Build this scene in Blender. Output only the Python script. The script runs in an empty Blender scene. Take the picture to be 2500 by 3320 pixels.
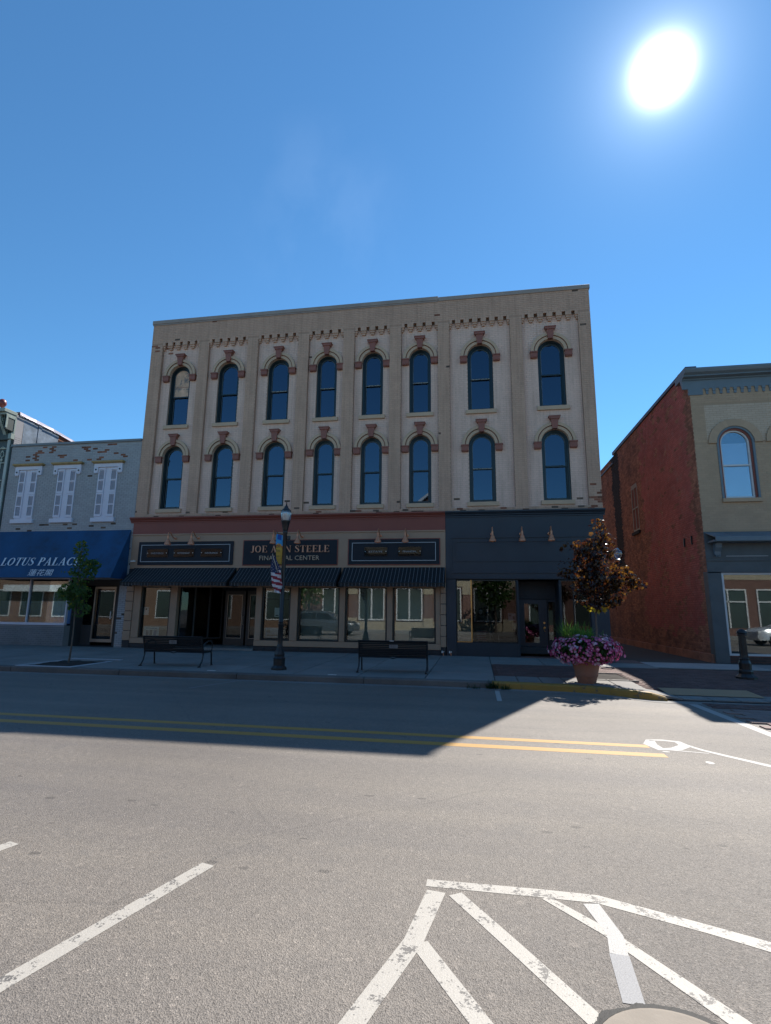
import bpy, bmesh, math, random
from mathutils import Vector, Matrix, noise
from mathutils.geometry import tessellate_polygon
random.seed(7)
PI = math.pi
S = bpy.context.scene
COL = S.collection

# ------------------------------------------------------------------ camera
CAMLOC = Vector((0, -18.376, 1.6))
def make_camera():
    pitch, yaw, roll = 0.185924, -0.170984, 0.011702
    cp, sp, cy, sy = math.cos(pitch), math.sin(pitch), math.cos(yaw), math.sin(yaw)
    fwd = Vector((sy*cp, cy*cp, sp)); right = Vector((cy, -sy, 0)); up = right.cross(fwd)
    r2 = right*math.cos(roll) + up*math.sin(roll); u2 = up*math.cos(roll) - right*math.sin(roll)
    cam = bpy.data.cameras.new('camera'); o = bpy.data.objects.new('camera', cam); COL.objects.link(o)
    cam.sensor_fit = 'VERTICAL'; cam.sensor_height = 36; cam.lens = 36*1720.76/3320
    cam.clip_end = 6000; cam.clip_start = .05
    m = Matrix.Identity(4)
    for i in range(3): m[i][0] = r2[i]; m[i][1] = u2[i]; m[i][2] = -fwd[i]; m[i][3] = CAMLOC[i]
    o.matrix_world = m
    S.camera = o
make_camera()
S.view_settings.view_transform = 'Standard'; S.view_settings.look = 'None'
S.view_settings.gamma = 1; S.view_settings.use_curve_mapping = False
S.view_settings.exposure = 0.66
SUN = Vector((0.259, 0.645, 0.719)).normalized()
def make_world():
    w = bpy.data.worlds.new('World'); S.world = w; w.use_nodes = True
    nt = w.node_tree; N = nt.nodes; L = nt.links; N.clear()
    out = N.new('ShaderNodeOutputWorld'); bg = N.new('ShaderNodeBackground'); L.new(bg.outputs[0], out.inputs[0])
    sky = N.new('ShaderNodeTexSky'); sky.sky_type = 'NISHITA'; sky.sun_disc = False
    sky.sun_elevation = math.asin(SUN.z); sky.sun_rotation = math.atan2(SUN.x, SUN.y)
    sky.air_density = 1.0; sky.dust_density = 0.0; sky.ozone_density = 3.0; sky.altitude = 300
    bg.inputs[1].default_value = SKY_STRENGTH
    gm = N.new('ShaderNodeMix'); gm.data_type = 'RGBA'; gm.blend_type = 'MULTIPLY'; gm.inputs[0].default_value = 1
    gm.inputs[7].default_value = SKY_TINT
    L.new(sky.outputs[0], gm.inputs[6])
    # the sun's disc and the bright air round it, by direction
    tc = N.new('ShaderNodeTexCoord'); dp = N.new('ShaderNodeVectorMath'); dp.operation = 'DOT_PRODUCT'
    dp.inputs[1].default_value = SUN
    L.new(tc.outputs['Generated'], dp.inputs[0])
    ac = N.new('ShaderNodeMath'); ac.operation = 'ARCCOSINE'; L.new(dp.outputs['Value'], ac.inputs[0])
    def term(width, power, amp):
        a = N.new('ShaderNodeMath'); a.operation = 'DIVIDE'; a.inputs[1].default_value = width; L.new(ac.outputs[0], a.inputs[0])
        p = N.new('ShaderNodeMath'); p.operation = 'POWER'; p.inputs[1].default_value = power; L.new(a.outputs[0], p.inputs[0])
        n = N.new('ShaderNodeMath'); n.operation = 'MULTIPLY'; n.inputs[1].default_value = -1; L.new(p.outputs[0], n.inputs[0])
        e = N.new('ShaderNodeMath'); e.operation = 'EXPONENT'; L.new(n.outputs[0], e.inputs[0])
        m = N.new('ShaderNodeMath'); m.operation = 'MULTIPLY'; m.inputs[1].default_value = amp; L.new(e.outputs[0], m.inputs[0])
        return m.outputs[0]
    acc = None
    for t, c in ((term(.027, 2, 2.6), (1, .98, .95)), (term(.042, 1, .7), (.8, .93, 1)), (term(.15, 1, .06), (.8, .95, 1))):
        v = N.new('ShaderNodeVectorMath'); v.operation = 'SCALE'; v.inputs[0].default_value = c; L.new(t, v.inputs['Scale'])
        if acc is None: acc = v.outputs[0]
        else:
            a = N.new('ShaderNodeVectorMath'); a.operation = 'ADD'; L.new(acc, a.inputs[0]); L.new(v.outputs[0], a.inputs[1]); acc = a.outputs[0]
    d2 = N.new('ShaderNodeVectorMath'); d2.operation = 'DOT_PRODUCT'; d2.inputs[1].default_value = Vector((-.236, .737, .633)).normalized(); L.new(tc.outputs['Generated'], d2.inputs[0])
    mr = N.new('ShaderNodeMapRange'); mr.inputs[1].default_value = .988; mr.inputs[2].default_value = 1.0; mr.inputs[3].default_value = 0; mr.inputs[4].default_value = 1; L.new(d2.outputs['Value'], mr.inputs[0])
    mpn = N.new('ShaderNodeMapping'); mpn.inputs['Scale'].default_value = (9, 9, 5); mpn.inputs['Rotation'].default_value = (0, .5, .4); L.new(tc.outputs['Generated'], mpn.inputs[0])
    nz = N.new('ShaderNodeTexNoise'); nz.inputs['Scale'].default_value = 1.0; nz.inputs['Detail'].default_value = 6; nz.inputs['Roughness'].default_value = .55; L.new(mpn.outputs[0], nz.inputs['Vector'])
    nr = N.new('ShaderNodeMapRange'); nr.inputs[1].default_value = .42; nr.inputs[2].default_value = .8; nr.inputs[3].default_value = 0; nr.inputs[4].default_value = .035; L.new(nz.outputs['Fac'], nr.inputs[0])
    wm = N.new('ShaderNodeMath'); wm.operation = 'MULTIPLY'; L.new(mr.outputs[0], wm.inputs[0]); L.new(nr.outputs[0], wm.inputs[1])
    wv = N.new('ShaderNodeVectorMath'); wv.operation = 'SCALE'; wv.inputs[0].default_value = (.9, .95, 1); L.new(wm.outputs[0], wv.inputs['Scale'])
    wa_ = N.new('ShaderNodeVectorMath'); wa_.operation = 'ADD'; L.new(acc, wa_.inputs[0]); L.new(wv.outputs[0], wa_.inputs[1]); acc = wa_.outputs[0]
    dv = N.new('ShaderNodeVectorMath'); dv.operation = 'SCALE'; dv.inputs['Scale'].default_value = 1/SKY_STRENGTH; L.new(acc, dv.inputs[0])
    ad = N.new('ShaderNodeVectorMath'); ad.operation = 'ADD'; L.new(gm.outputs[2], ad.inputs[0]); L.new(dv.outputs[0], ad.inputs[1])
    L.new(ad.outputs[0], bg.inputs[0])
    sl = bpy.data.lights.new('sun', 'SUN'); sl.energy = 5.0; sl.angle = math.radians(.55); sl.color = (1, .94, .86)
    so = bpy.data.objects.new('sun', sl); COL.objects.link(so); so.location = (20, 30, 40)
    so.rotation_euler = SUN.to_track_quat('Z', 'Y').to_euler()
SKY_STRENGTH = 0.092
SKY_TINT = (.59, 1.01, 1.17, 1)
make_world()

# ------------------------------------------------------------------ materials
def lin(c):
    return tuple(((v/255)/12.92 if v <= 10 else ((v/255+.055)/1.055)**2.4) for v in c)
class NT:
    def __init__(s, name):
        s.m = bpy.data.materials.new(name); s.m.use_nodes = True; s.nt = s.m.node_tree
        s.nt.nodes.clear(); s.out = s.n('OutputMaterial'); s.p = s.n('BsdfPrincipled'); s.l(s.p.outputs[0], s.out.inputs[0])
    def n(s, t): return s.nt.nodes.new('ShaderNode'+t)
    def l(s, a, b): s.nt.links.new(a, b)
    def pos(s, scale=(1, 1, 1)):
        g = s.n('NewGeometry'); m = s.n('Mapping'); m.inputs['Scale'].default_value = scale; s.l(g.outputs['Position'], m.inputs[0]); return m.outputs[0]
    def noise(s, vec, scale, detail=4, rough=.6):
        k = s.n('TexNoise'); k.inputs['Scale'].default_value = scale; k.inputs['Detail'].default_value = detail
        k.inputs['Roughness'].default_value = rough; s.l(vec, k.inputs['Vector']); return k.outputs['Fac']
    def ramp(s, fac, stops):
        r = s.n('ValToRGB'); cr = r.color_ramp
        while len(cr.elements) < len(stops): cr.elements.new(.5)
        for e, (p, c) in zip(cr.elements, stops):
            e.position = p; e.color = (*c, 1) if len(c) == 3 else c
        s.l(fac, r.inputs[0]); return r.outputs[0]
    def mix(s, fac, a, b, mode='MIX'):
        m = s.n('Mix'); m.data_type = 'RGBA'; m.blend_type = mode
        for sock, v in ((m.inputs[0], fac), (m.inputs[6], a), (m.inputs[7], b)):
            if hasattr(v, 'is_output'): s.l(v, sock)
            elif isinstance(v, (int, float)): sock.default_value = v
            else: sock.default_value = (*v, 1)
        return m.outputs[2]
    def math(s, op, a, b=0, c=0):
        m = s.n('Math'); m.operation = op
        for i, v in enumerate((a, b, c)):
            if hasattr(v, 'is_output'): s.l(v, m.inputs[i])
            else: m.inputs[i].default_value = v
        return m.outputs[0]
    def bump(s, h, strength, dist=.01):
        b = s.n('Bump'); b.inputs['Strength'].default_value = strength; b.inputs['Distance'].default_value = dist
        s.l(h, b.inputs['Height']); s.l(b.outputs[0], s.p.inputs['Normal'])
    def vgray(s, v): return (v, v, v)
MATS = {}
def paint(name, col, rough=.6, var=.18, scale=1.3, bump=.25, bscale=60, metal=0, dirt=None, island=0, streak=False):
    if name in MATS: return MATS[name]
    t = NT(name); v = t.pos()
    base = t.ramp(t.noise(v, scale, 6, .65), [(.25, t.vgray(1-var)), (.75, t.vgray(1+var))])
    c = t.mix(1, (col[0], col[1], col[2]), base, 'MULTIPLY')
    if streak:
        sv = t.pos((3.2, 3.2, .22)); st = t.ramp(t.noise(sv, 2.2, 5, .7), [(.45, (1, 1, 1)), (.8, (.62, .6, .57))])
        c = t.mix(.7, c, st, 'MULTIPLY')
    if island:
        g = t.n('NewGeometry'); oi = t.n('ObjectInfo')
        r = t.math('FRACT', t.math('ADD', g.outputs['Random Per Island'], oi.outputs['Random']))
        c = t.mix(1, c, t.ramp(r, [(0, t.vgray(1-island)), (1, t.vgray(1+island))]), 'MULTIPLY')
    if dirt:
        dc, lo, hi, ds = dirt
        d = t.ramp(t.noise(v, ds, 8, .75), [(lo, (0, 0, 0)), (hi, (1, 1, 1))])
        c = t.mix(d, c, dc)
    t.l(c, t.p.inputs['Base Color']); t.p.inputs['Roughness'].default_value = rough; t.p.inputs['Metallic'].default_value = metal
    if bump: t.bump(t.noise(v, bscale, 4), bump, .004)
    MATS[name] = t.m; return t.m
def plain(name, col, rough=.5, metal=0, emit=None):
    if name in MATS: return MATS[name]
    return paint(name, col, rough, .08, 3, 0, metal=metal)
def glass(name, refl=.12, tint=(.75, .8, .8), wav=.0, gc=(.88, .95, 1)):
    t = NT(name); tr = t.n('BsdfTransparent'); tr.inputs[0].default_value = (*tint, 1)
    gl = t.n('BsdfGlossy'); gl.inputs['Roughness'].default_value = .012; gl.inputs[0].default_value = (*gc, 1)
    fr = t.n('Fresnel'); fr.inputs[0].default_value = 1.5
    f = t.math('ADD', t.math('MULTIPLY', fr.outputs[0], .9), refl)
    mx = t.n('MixShader'); t.l(f, mx.inputs[0]); t.l(tr.outputs[0], mx.inputs[1]); t.l(gl.outputs[0], mx.inputs[2])
    if wav:
        b = t.n('Bump'); b.inputs['Strength'].default_value = wav; b.inputs['Distance'].default_value = .02
        t.l(t.noise(t.pos(), 1.6, 2), b.inputs['Height']); t.l(b.outputs[0], gl.inputs['Normal'])
    t.l(mx.outputs[0], t.out.inputs[0]); MATS[name] = t.m; return t.m
def leafmat(name, c1, c2, trans, gloss=.35, spec=.5):
    t = NT(name); g = t.n('NewGeometry'); oi = t.n('ObjectInfo')
    r = t.math('FRACT', t.math('ADD', g.outputs['Random Per Island'], oi.outputs['Random']))
    c = t.ramp(r, [(0, c1), (1, c2)]); t.l(c, t.p.inputs['Base Color'])
    t.p.inputs['Roughness'].default_value = gloss; t.p.inputs['Specular IOR Level'].default_value = spec
    tl = t.n('BsdfTranslucent'); tl.inputs[0].default_value = (*trans, 1)
    mx = t.n('MixShader'); mx.inputs[0].default_value = .35; t.l(t.p.outputs[0], mx.inputs[1]); t.l(tl.outputs[0], mx.inputs[2])
    t.l(mx.outputs[0], t.out.inputs[0]); return t.m

TAN = (.52, .325, .225); CREAM = (.70, .48, .38)
DMG = (.19, .085, .055)
m_tan = paint('tan painted masonry', TAN, .75, .14, .9, .25, 40, streak=True, island=.035, dirt=(DMG, .76, .79, 1.9))
m_cream = paint('cream painted brick', CREAM, .75, .1, 1.1, .25, 40, streak=True, island=.03, dirt=((.34, .25, .2), .72, .78, 2.3))
m_tanmort = paint('tan painted joints', (.41, .255, .175), .85, .1, 1, .3, streak=True)
m_creammort = paint('cream painted joints', (.54, .375, .275), .85, .1, 1, .3, streak=True)
m_expo = paint('bare red brick', (.22, .085, .05), .9, .3, 7, .5, 50, island=.35)
m_dark_expo = paint('weathered dark brick', (.11, .075, .055), .9, .3, 7, .5, 50, island=.35)
m_tan_trim = paint('tan trim paint', (.50, .34, .22), .6, .1, 1.5, .2)
m_red_trim = paint('brick red trim paint', (.25, .085, .055), .55, .15, 2, .2)
m_green = paint('black green window paint', (.008, .017, .02), .35, .2, 3, .1)
m_sash_highlight = paint('pale sash highlight', (.16, .18, .19), .6, .5, 6, 0)
m_peel = paint('flaking white paint', (.35, .35, .33), .8, .2, 30, .5, dirt=((.02, .03, .03), .48, .55, 25))
m_ply = paint('weathered plywood', (.62, .40, .27), .8, .3, 4, .4, dirt=((.2, .18, .17), .5, .6, 3))
m_coping = paint('tan metal coping', (.30, .24, .20), .5, .15, 2, .1)
m_redband = paint('red fascia paint', (.225, .055, .034), .55, .1, 1, .2, dirt=((.45, .38, .36), .74, .77, 3.5))
m_beige = paint('beige storefront paint', (.37, .235, .15), .6, .1, 1, .2)
m_base = paint('black base paint', (.018, .02, .024), .6, .4, 3, .8, 20)
m_signnavy = paint('dark navy signboard', (.009, .012, .018), .75, .15, 1, .05)
m_signline = plain('silver sign border', (.35, .37, .38), .4)
m_copper = paint('rose copper', (.64, .25, .13), .35, .1, 8, .1, metal=.5)
m_plaque = glass('mirror plaque', -.02, (.6, .6, .6))
m_white = plain('white lettering', (.75, .73, .68), .5)
m_gold = paint('rose gold lettering', (.52, .27, .17), .4, .05, 3, 0, metal=.5)
m_slate = paint('dark slate blue paint', (.021, .029, .041), .5, .2, 1, .25, 30)
m_slate2 = paint('dark slate blue brick', (.017, .023, .031), .6, .3, 2, .5, 20)
m_black = plain('black painted metal', (.012, .012, .013), .35)
m_gasket = plain('black window gasket', (.006, .012, .013), .4)
m_goldmetal = paint('brass window bead', (.65, .38, .13), .35, .1, 5, 0, metal=.8)
m_alu = paint('aluminium door frame', (.36, .33, .28), .4, .1, 3, 0, metal=.6)
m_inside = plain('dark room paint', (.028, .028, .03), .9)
m_insidefloor = plain('dark room floor', (.05, .045, .04), .8)
m_shade = paint('grey green roller shade', (.24, .275, .25), .8, .05, 1, 0)
m_plain_wall = paint('plain weathered wall', (.2, .12, .09), .9, .2, 1, .3)
m_roof = paint('dark roofing', (.06, .06, .065), .8, .2, 2, .3)
g_up = glass('upper window glass', .075, (.22, .26, .34), .01, (.62, .8, 1))
g_shop = glass('shop window glass', .03, (.8, .85, .82))
g_film = glass('tinted shop glass', .06, (.9, .93, .9), .006)
g_door = glass('dark door glass', .0, (.6, .6, .6))

m_lgrey = paint('grey painted brick', (.345, .34, .34), .75, .1, 1.2, .5, 40, island=.06, dirt=((.14, .08, .07), .70, .73, 3))
m_lgreymort = paint('grey painted joints', (.28, .275, .275), .85, .1, 1.2, .3)
m_lbase = paint('blue grey painted brick base', (.16, .175, .185), .7, .15, 1.2, .5, island=.08)
m_whitewood = paint('white painted wood', (.62, .60, .66), .55, .05, 2, .1)
m_louver = paint('grey white shutter louvres', (.40, .41, .46), .6, .05, 2, .1)
m_ochre = paint('ochre rotten wood', (.36, .24, .10), .8, .3, 6, .3)
m_blue = paint('blue awning canvas', (.002, .052, .14), .65, .3, .8, .15, 200, dirt=((.004, .022, .05), .5, .75, 1.1))
m_curtain = plain('blue curtain cloth', (.14, .28, .60), .8)
m_awn_white = plain('white awning print', (.62, .68, .72), .6)
m_sage = paint('sage painted cornice', (.26, .31, .27), .55, .15, 2, .2)
m_sagedark = paint('dark sage panel', (.05, .065, .062), .6, .2, 2, .2)
m_sagecream = plain('cream ornament paint', (.45, .47, .38), .6)
m_maroonball = plain('maroon finial', (.20, .035, .03), .4)
m_zinc = paint('weathered zinc sheet', (.22, .27, .33), .45, .45, 2.5, .3, 8, metal=.35)
m_flash = plain('grey roof flashing', (.28, .26, .30), .3, .5)
m_redside = paint('red painted brick', (.37, .105, .082), .8, .3, .8, .7, 25, island=.12, dirt=((.34, .19, .15), .52, .78, 2.4))
m_brick_old = paint('old orange brick', (.31, .14, .085), .9, .35, 1, .7, 25, island=.3, dirt=((.07, .045, .035), .5, .75, 1.3))
m_redmort = paint('red wall joints', (.20, .075, .055), .9, .2, 1, .4)
m_soot = paint('sooty brick', (.022, .016, .015), .9, .3, 2, .7, 25, island=.3)
m_rtan = paint('khaki painted brick', (.42, .285, .18), .7, .1, 1, .4, 40, island=.05, dirt=((.07, .05, .04), .76, .79, 3))
m_rtanmort = paint('khaki joints', (.38, .26, .165), .8, .1, 1, .3)
m_rlight = paint('light khaki panel', (.50, .375, .27), .7, .08, 1, .4, 40, island=.05)
m_rgrey = paint('blue grey cornice', (.13, .165, .19), .5, .12, 1.5, .2)
m_rgrey2 = paint('grey storefront wood', (.085, .095, .10), .6, .2, 1.5, .3)
m_rbrown = paint('brown bulkhead brick', (.075, .05, .042), .8, .3, 3, .5, island=.2)
m_rwhite = plain('white window sash', (.60, .59, .58), .5)
m_frost = plain('pale blind', (.55, .60, .66), .7)

# asphalt and concrete
def asphalt():
    t = NT('aged asphalt'); v = t.pos()
    vor = t.n('TexVoronoi'); vor.inputs['Scale'].default_value = 150; t.l(v, vor.inputs['Vector'])
    sp = t.ramp(vor.outputs['Color'], [(0, (.55, .53, .51)), (.5, (.93, .91, .88)), (.86, (1.15, 1.12, 1.08)), (1, (1.9, 1.85, 1.75))])
    vor2 = t.n('TexVoronoi'); vor2.inputs['Scale'].default_value = 34; t.l(v, vor2.inputs['Vector'])
    sp2 = t.ramp(vor2.outputs['Color'], [(0, (.8, .8, .8)), (.9, (1.08, 1.06, 1.04)), (1, (1.7, 1.65, 1.6))])
    big = t.ramp(t.noise(v, .35, 4, .55), [(.3, (.176, .161, .146)), (.7, (.222, .204, .185))])
    lanes = t.ramp(t.noise(t.pos((.10, 1.5, 1)), 1.1, 3, .5), [(.3, (.86, .86, .88)), (.7, (1.12, 1.10, 1.06))])
    c = t.mix(1, big, lanes, 'MULTIPLY'); c = t.mix(1, c, sp, 'MULTIPLY'); c = t.mix(.6, c, sp2, 'MULTIPLY')
    # oily drips and patches, stretched along the lane
    d = t.n('TexVoronoi'); d.inputs['Scale'].default_value = 7.5; t.l(t.pos((.55, 1, 1)), d.inputs['Vector'])
    cs = t.n('SeparateColor'); t.l(d.outputs['Color'], cs.inputs[0])
    rad = t.math('MULTIPLY', t.math('POWER', cs.outputs[0], 3), .23)
    wob = t.math('MULTIPLY', t.math('SUBTRACT', t.noise(v, 30, 3), .5), .10)
    spot = t.math('LESS_THAN', t.math('ADD', d.outputs['Distance'], wob), rad)
    g = t.n('NewGeometry'); sy = t.n('SeparateXYZ'); t.l(g.outputs['Position'], sy.inputs[0])
    lane = t.math('ADD', t.math('MULTIPLY', t.math('SINE', t.math('MULTIPLY', sy.outputs[1], 2.1)), .25), t.noise(v, .8, 3))
    gate = t.math('GREATER_THAN', lane, .52)
    c = t.mix(t.math('MULTIPLY', t.math('MULTIPLY', spot, gate), .45), c, (.035, .032, .030))
    # a few wandering hairline cracks and sealed patches
    e = t.n('TexVoronoi'); e.feature = 'DISTANCE_TO_EDGE'; e.inputs['Scale'].default_value = .22
    mv = t.n('Mix'); mv.data_type = 'VECTOR'; mv.inputs[0].default_value = .12
    nv = t.n('TexNoise'); nv.inputs['Scale'].default_value = 1.5; nv.inputs['Detail'].default_value = 6; t.l(v, nv.inputs['Vector']); t.l(v, mv.inputs[4]); t.l(nv.outputs['Color'], mv.inputs[5]); t.l(mv.outputs[1], e.inputs['Vector'])
    ck = t.ramp(e.outputs['Distance'], [(.0, (.8, .8, .8)), (.0022, (0, 0, 0))])
    ck = t.math('MULTIPLY', ck, t.math('GREATER_THAN', t.noise(v, .45, 2), .5))
    c = t.mix(t.math('MULTIPLY', ck, .22), c, (.03, .028, .027))
    pt_ = t.ramp(t.noise(v, 1.4, 5, .6), [(.58, (0, 0, 0)), (.72, (.35, .35, .35))]); c = t.mix(pt_, c, (.105, .10, .098))
    t.l(c, t.p.inputs['Base Color']); t.p.inputs['Roughness'].default_value = .62; t.p.inputs['Specular IOR Level'].default_value = .35
    h = t.math('ADD', vor.outputs['Distance'], t.math('MULTIPLY', t.noise(v, 60, 3), .6)); t.bump(h, .6, .006)
    return t.m
def roadpaint(name, col, thr=.62, sc=9, wear=(.13, .12, .11)):
    t = NT(name); v = t.pos()
    w = t.ramp(t.math('ADD', t.math('MULTIPLY', t.noise(v, sc, 8, .75), .75), t.math('MULTIPLY', t.noise(v, 70, 3, .6), .25)), [(thr, (0, 0, 0)), (thr+.015, (1, 1, 1))])
    sp = t.ramp(t.noise(v, 160, 3), [(.3, (.82, .82, .82)), (.7, (1.08, 1.08, 1.08))])
    c = t.mix(1, t.mix(w, col, wear), sp, 'MULTIPLY')
    t.l(c, t.p.inputs['Base Color']); t.p.inputs['Roughness'].default_value = .6
    t.bump(t.noise(v, 120, 4), .5, .004); return t.m
def concrete(name, col, var=.18, island=.1):
    t = NT(name); v = t.pos()
    a = t.ramp(t.noise(v, .9, 8, .7), [(.3, t.vgray(1-var)), (.7, t.vgray(1+var))])
    b = t.ramp(t.noise(v, 180, 2), [(.35, t.vgray(.86)), (.65, t.vgray(1.1))])
    oi = t.n('ObjectInfo'); r = t.ramp(oi.outputs['Random'], [(0, t.vgray(1-island)), (1, t.vgray(1+island))])
    st = t.ramp(t.noise(v, 4, 8, .8), [(.60, (1, 1, 1)), (.72, (.66, .64, .62))])
    c = t.mix(1, t.mix(1, t.mix(1, t.mix(1, col, a, 'MULTIPLY'), b, 'MULTIPLY'), r, 'MULTIPLY'), st, 'MULTIPLY')
    t.l(c, t.p.inputs['Base Color']); t.p.inputs['Roughness'].default_value = .8; t.bump(t.noise(v, 90, 4), .35, .004); return t.m
m_asph = asphalt()
m_wline = roadpaint('worn white road paint', (.43, .40, .35), .545)
m_wline2 = roadpaint('white road paint', (.40, .385, .36), .60)
m_gline = roadpaint('grey road paint over white', (.24, .24, .245), .60)
m_yline = roadpaint('yellow road paint', (.46, .25, .055), .62, 14)
m_conc = concrete('pavement concrete', (.21, .20, .185))
m_conc_l = concrete('pale new concrete', (.30, .30, .29))
m_kerb = concrete('old kerb concrete', (.12, .11, .10), .3)
m_ykerb = roadpaint('chipped yellow kerb paint', (.32, .185, .03), .56, 5, (.10, .085, .07))
m_paver = paint('brown clay paver', (.115, .062, .052), .8, .25, 2, .5, 60, island=.2)
m_paver2 = paint('pink grey clay paver', (.22, .155, .135), .8, .2, 2, .5, 60, island=.15)
m_soil = paint('dark soil and mulch', (.022, .017, .013), .95, .5, 20, 1, 40)
m_joint = plain('dark joint sand', (.045, .04, .036), .95)
m_frame_white = concrete('white pit border concrete', (.42, .43, .45))
m_terracotta = paint('weathered terracotta', (.27, .115, .068), .75, .12, 3, .3, 30)
m_lampmetal = paint('black cast iron', (.014, .014, .015), .38, .2, 8, .3)
m_lampglass = glass('ribbed lamp glass', .10, (.86, .88, .9)); 
m_benchmetal = m_black
m_ground = paint('far ground', (.10, .10, .09), .9, .2, .1, 0)

# ------------------------------------------------------------------ mesh helpers
class MB:
    def __init__(s): s.v = []; s.f = []; s.mi = []; s.cur = 0
    def vert(s, p): s.v.append(tuple(p)); return len(s.v)-1
    def face(s, pts, m=None):
        i = len(s.v); s.v += [tuple(p) for p in pts]; s.f.append(tuple(range(i, i+len(pts)))); s.mi.append(s.cur if m is None else m); return s
    def box(s, x0, x1, y0, y1, z0, z1, m=None):
        i = len(s.v); s.v += [(x, y, z) for z in (z0, z1) for y in (y0, y1) for x in (x0, x1)]
        for f in ((0, 2, 3, 1), (4, 5, 7, 6), (0, 1, 5, 4), (2, 6, 7, 3), (0, 4, 6, 2), (1, 3, 7, 5)):
            s.f.append(tuple(i+k for k in f)); s.mi.append(s.cur if m is None else m)
        return s
    def prism(s, poly, mp, d0, d1, m=None):
        """poly list of (u,v); mp(u,v,d)->xyz"""
        n = len(poly); i = len(s.v)
        s.v += [mp(u, v, d0) for u, v in poly] + [mp(u, v, d1) for u, v in poly]
        mm = s.cur if m is None else m
        tris = tessellate_polygon([[Vector((u, v, 0)) for u, v in poly]])
        for t in tris:
            s.f.append(tuple(i+k for k in t)); s.mi.append(mm); s.f.append(tuple(i+n+k for k in reversed(t))); s.mi.append(mm)
        for k in range(n):
            j = (k+1) % n; s.f.append((i+k, i+j, i+n+j, i+n+k)); s.mi.append(mm)
        return s
    def lathe(s, prof, c, seg=20, m=None, axis='z', cap=True, rx=1):
        i = len(s.v); mm = s.cur if m is None else m
        for r, h in prof:
            for k in range(seg):
                a = 2*PI*k/seg
                if axis == 'z': s.v.append((c[0]+r*math.cos(a), c[1]+r*math.sin(a), c[2]+h))
                elif axis == 'y': s.v.append((c[0]+r*math.cos(a), c[1]+h, c[2]+r*math.sin(a)))
                else: s.v.append((c[0]+h, c[1]+r*math.cos(a), c[2]+r*math.sin(a)))
        for q in range(len(prof)-1):
            for k in range(seg):
                j = (k+1) % seg; s.f.append((i+q*seg+k, i+q*seg+j, i+(q+1)*seg+j, i+(q+1)*seg+k)); s.mi.append(mm)
        if cap:
            s.f.append(tuple(i+k for k in reversed(range(seg)))); s.mi.append(mm)
            e = i+(len(prof)-1)*seg; s.f.append(tuple(e+k for k in range(seg))); s.mi.append(mm)
        return s
    def tube(s, pts, r, seg=8, m=None, r1=None):
        pts = [Vector(p) for p in pts]; i = len(s.v); mm = s.cur if m is None else m; n = len(pts)
        up = Vector((.13, .21, 1)).normalized()
        for k, p in enumerate(pts):
            d = (pts[min(k+1, n-1)]-pts[max(k-1, 0)]).normalized(); a = d.cross(up)
            if a.length < .05: a = d.cross(Vector((1, 0, 0)))
            a.normalize(); b = d.cross(a); rr = r if r1 is None else r+(r1-r)*k/(n-1)
            for q in range(seg):
                t = 2*PI*q/seg; s.v.append(tuple(p+a*rr*math.cos(t)+b*rr*math.sin(t)))
        for k in range(n-1):
            for q in range(seg):
                j = (q+1) % seg; s.f.append((i+k*seg+q, i+k*seg+j, i+(k+1)*seg+j, i+(k+1)*seg+q)); s.mi.append(mm)
        s.f.append(tuple(i+q for q in range(seg))); s.mi.append(mm)
        s.f.append(tuple(i+(n-1)*seg+q for q in reversed(range(seg)))); s.mi.append(mm)
        return s
    def mesh(s, name, mats, smooth=False, recalc=True):
        me = bpy.data.meshes.new(name); me.from_pydata(s.v, [], s.f)
        for m in mats: me.materials.append(m)
        if len(mats) > 1: me.polygons.foreach_set('material_index', s.mi)
        if smooth: me.polygons.foreach_set('use_smooth', [True]*len(me.polygons))
        if recalc:
            bm = bmesh.new(); bm.from_mesh(me); bmesh.ops.recalc_face_normals(bm, faces=bm.faces); bm.to_mesh(me); bm.free()
        me.update(); return me
WL = {}
def link(o, parent=None, loc=(0, 0, 0)):
    COL.objects.link(o); WL[o.name] = Vector(loc); o.location = loc
    if parent is not None:
        o.parent = parent; o.location = Vector(loc)-WL[parent.name]
    return o
def asmats(m): return list(m) if isinstance(m, (list, tuple)) else [m]
def part(name, mb, mats, parent=None, loc=(0, 0, 0), smooth=False, bevel=0, label=None, stuff=False, recalc=True):
    """mb vertices are relative to loc (a world position)"""
    me = mb if isinstance(mb, bpy.types.Mesh) else mb.mesh(name, asmats(mats), smooth, recalc)
    o = bpy.data.objects.new(name, me); link(o, parent, loc)
    if smooth:
        md = o.modifiers.new('e', 'EDGE_SPLIT'); md.split_angle = math.radians(40)
    if bevel:
        b = o.modifiers.new('b', 'BEVEL'); b.width = bevel; b.segments = 1; b.limit_method = 'ANGLE'
    if label: o['label'] = label
    if stuff: o['kind'] = 'stuff'
    return o
def wpart(name, mb, mats, parent, **k):
    """vertices are world coordinates; object placed at the parent's base"""
    b = WL[parent.name] if parent is not None else Vector((0, 0, 0))
    mb.v = [(x-b.x, y-b.y, z-b.z) for x, y, z in mb.v]
    return part(name, mb, mats, parent, loc=tuple(b), **k)
def thing(name, label, cat, loc=(0, 0, 0), group=None):
    o = bpy.data.objects.new(name, None); link(o, None, loc); o['label'] = label; o['category'] = cat
    o.empty_display_size = .2
    if group: o['group'] = group
    return o
def tag(o, label, cat, group=None):
    o['label'] = label; o['category'] = cat
    if group: o['group'] = group
    return o
def struct(name, mb, mats, loc=(0, 0, 0), **k):
    o = part(name, mb, mats, None, loc, **k); o['kind'] = 'structure'; return o
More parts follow.
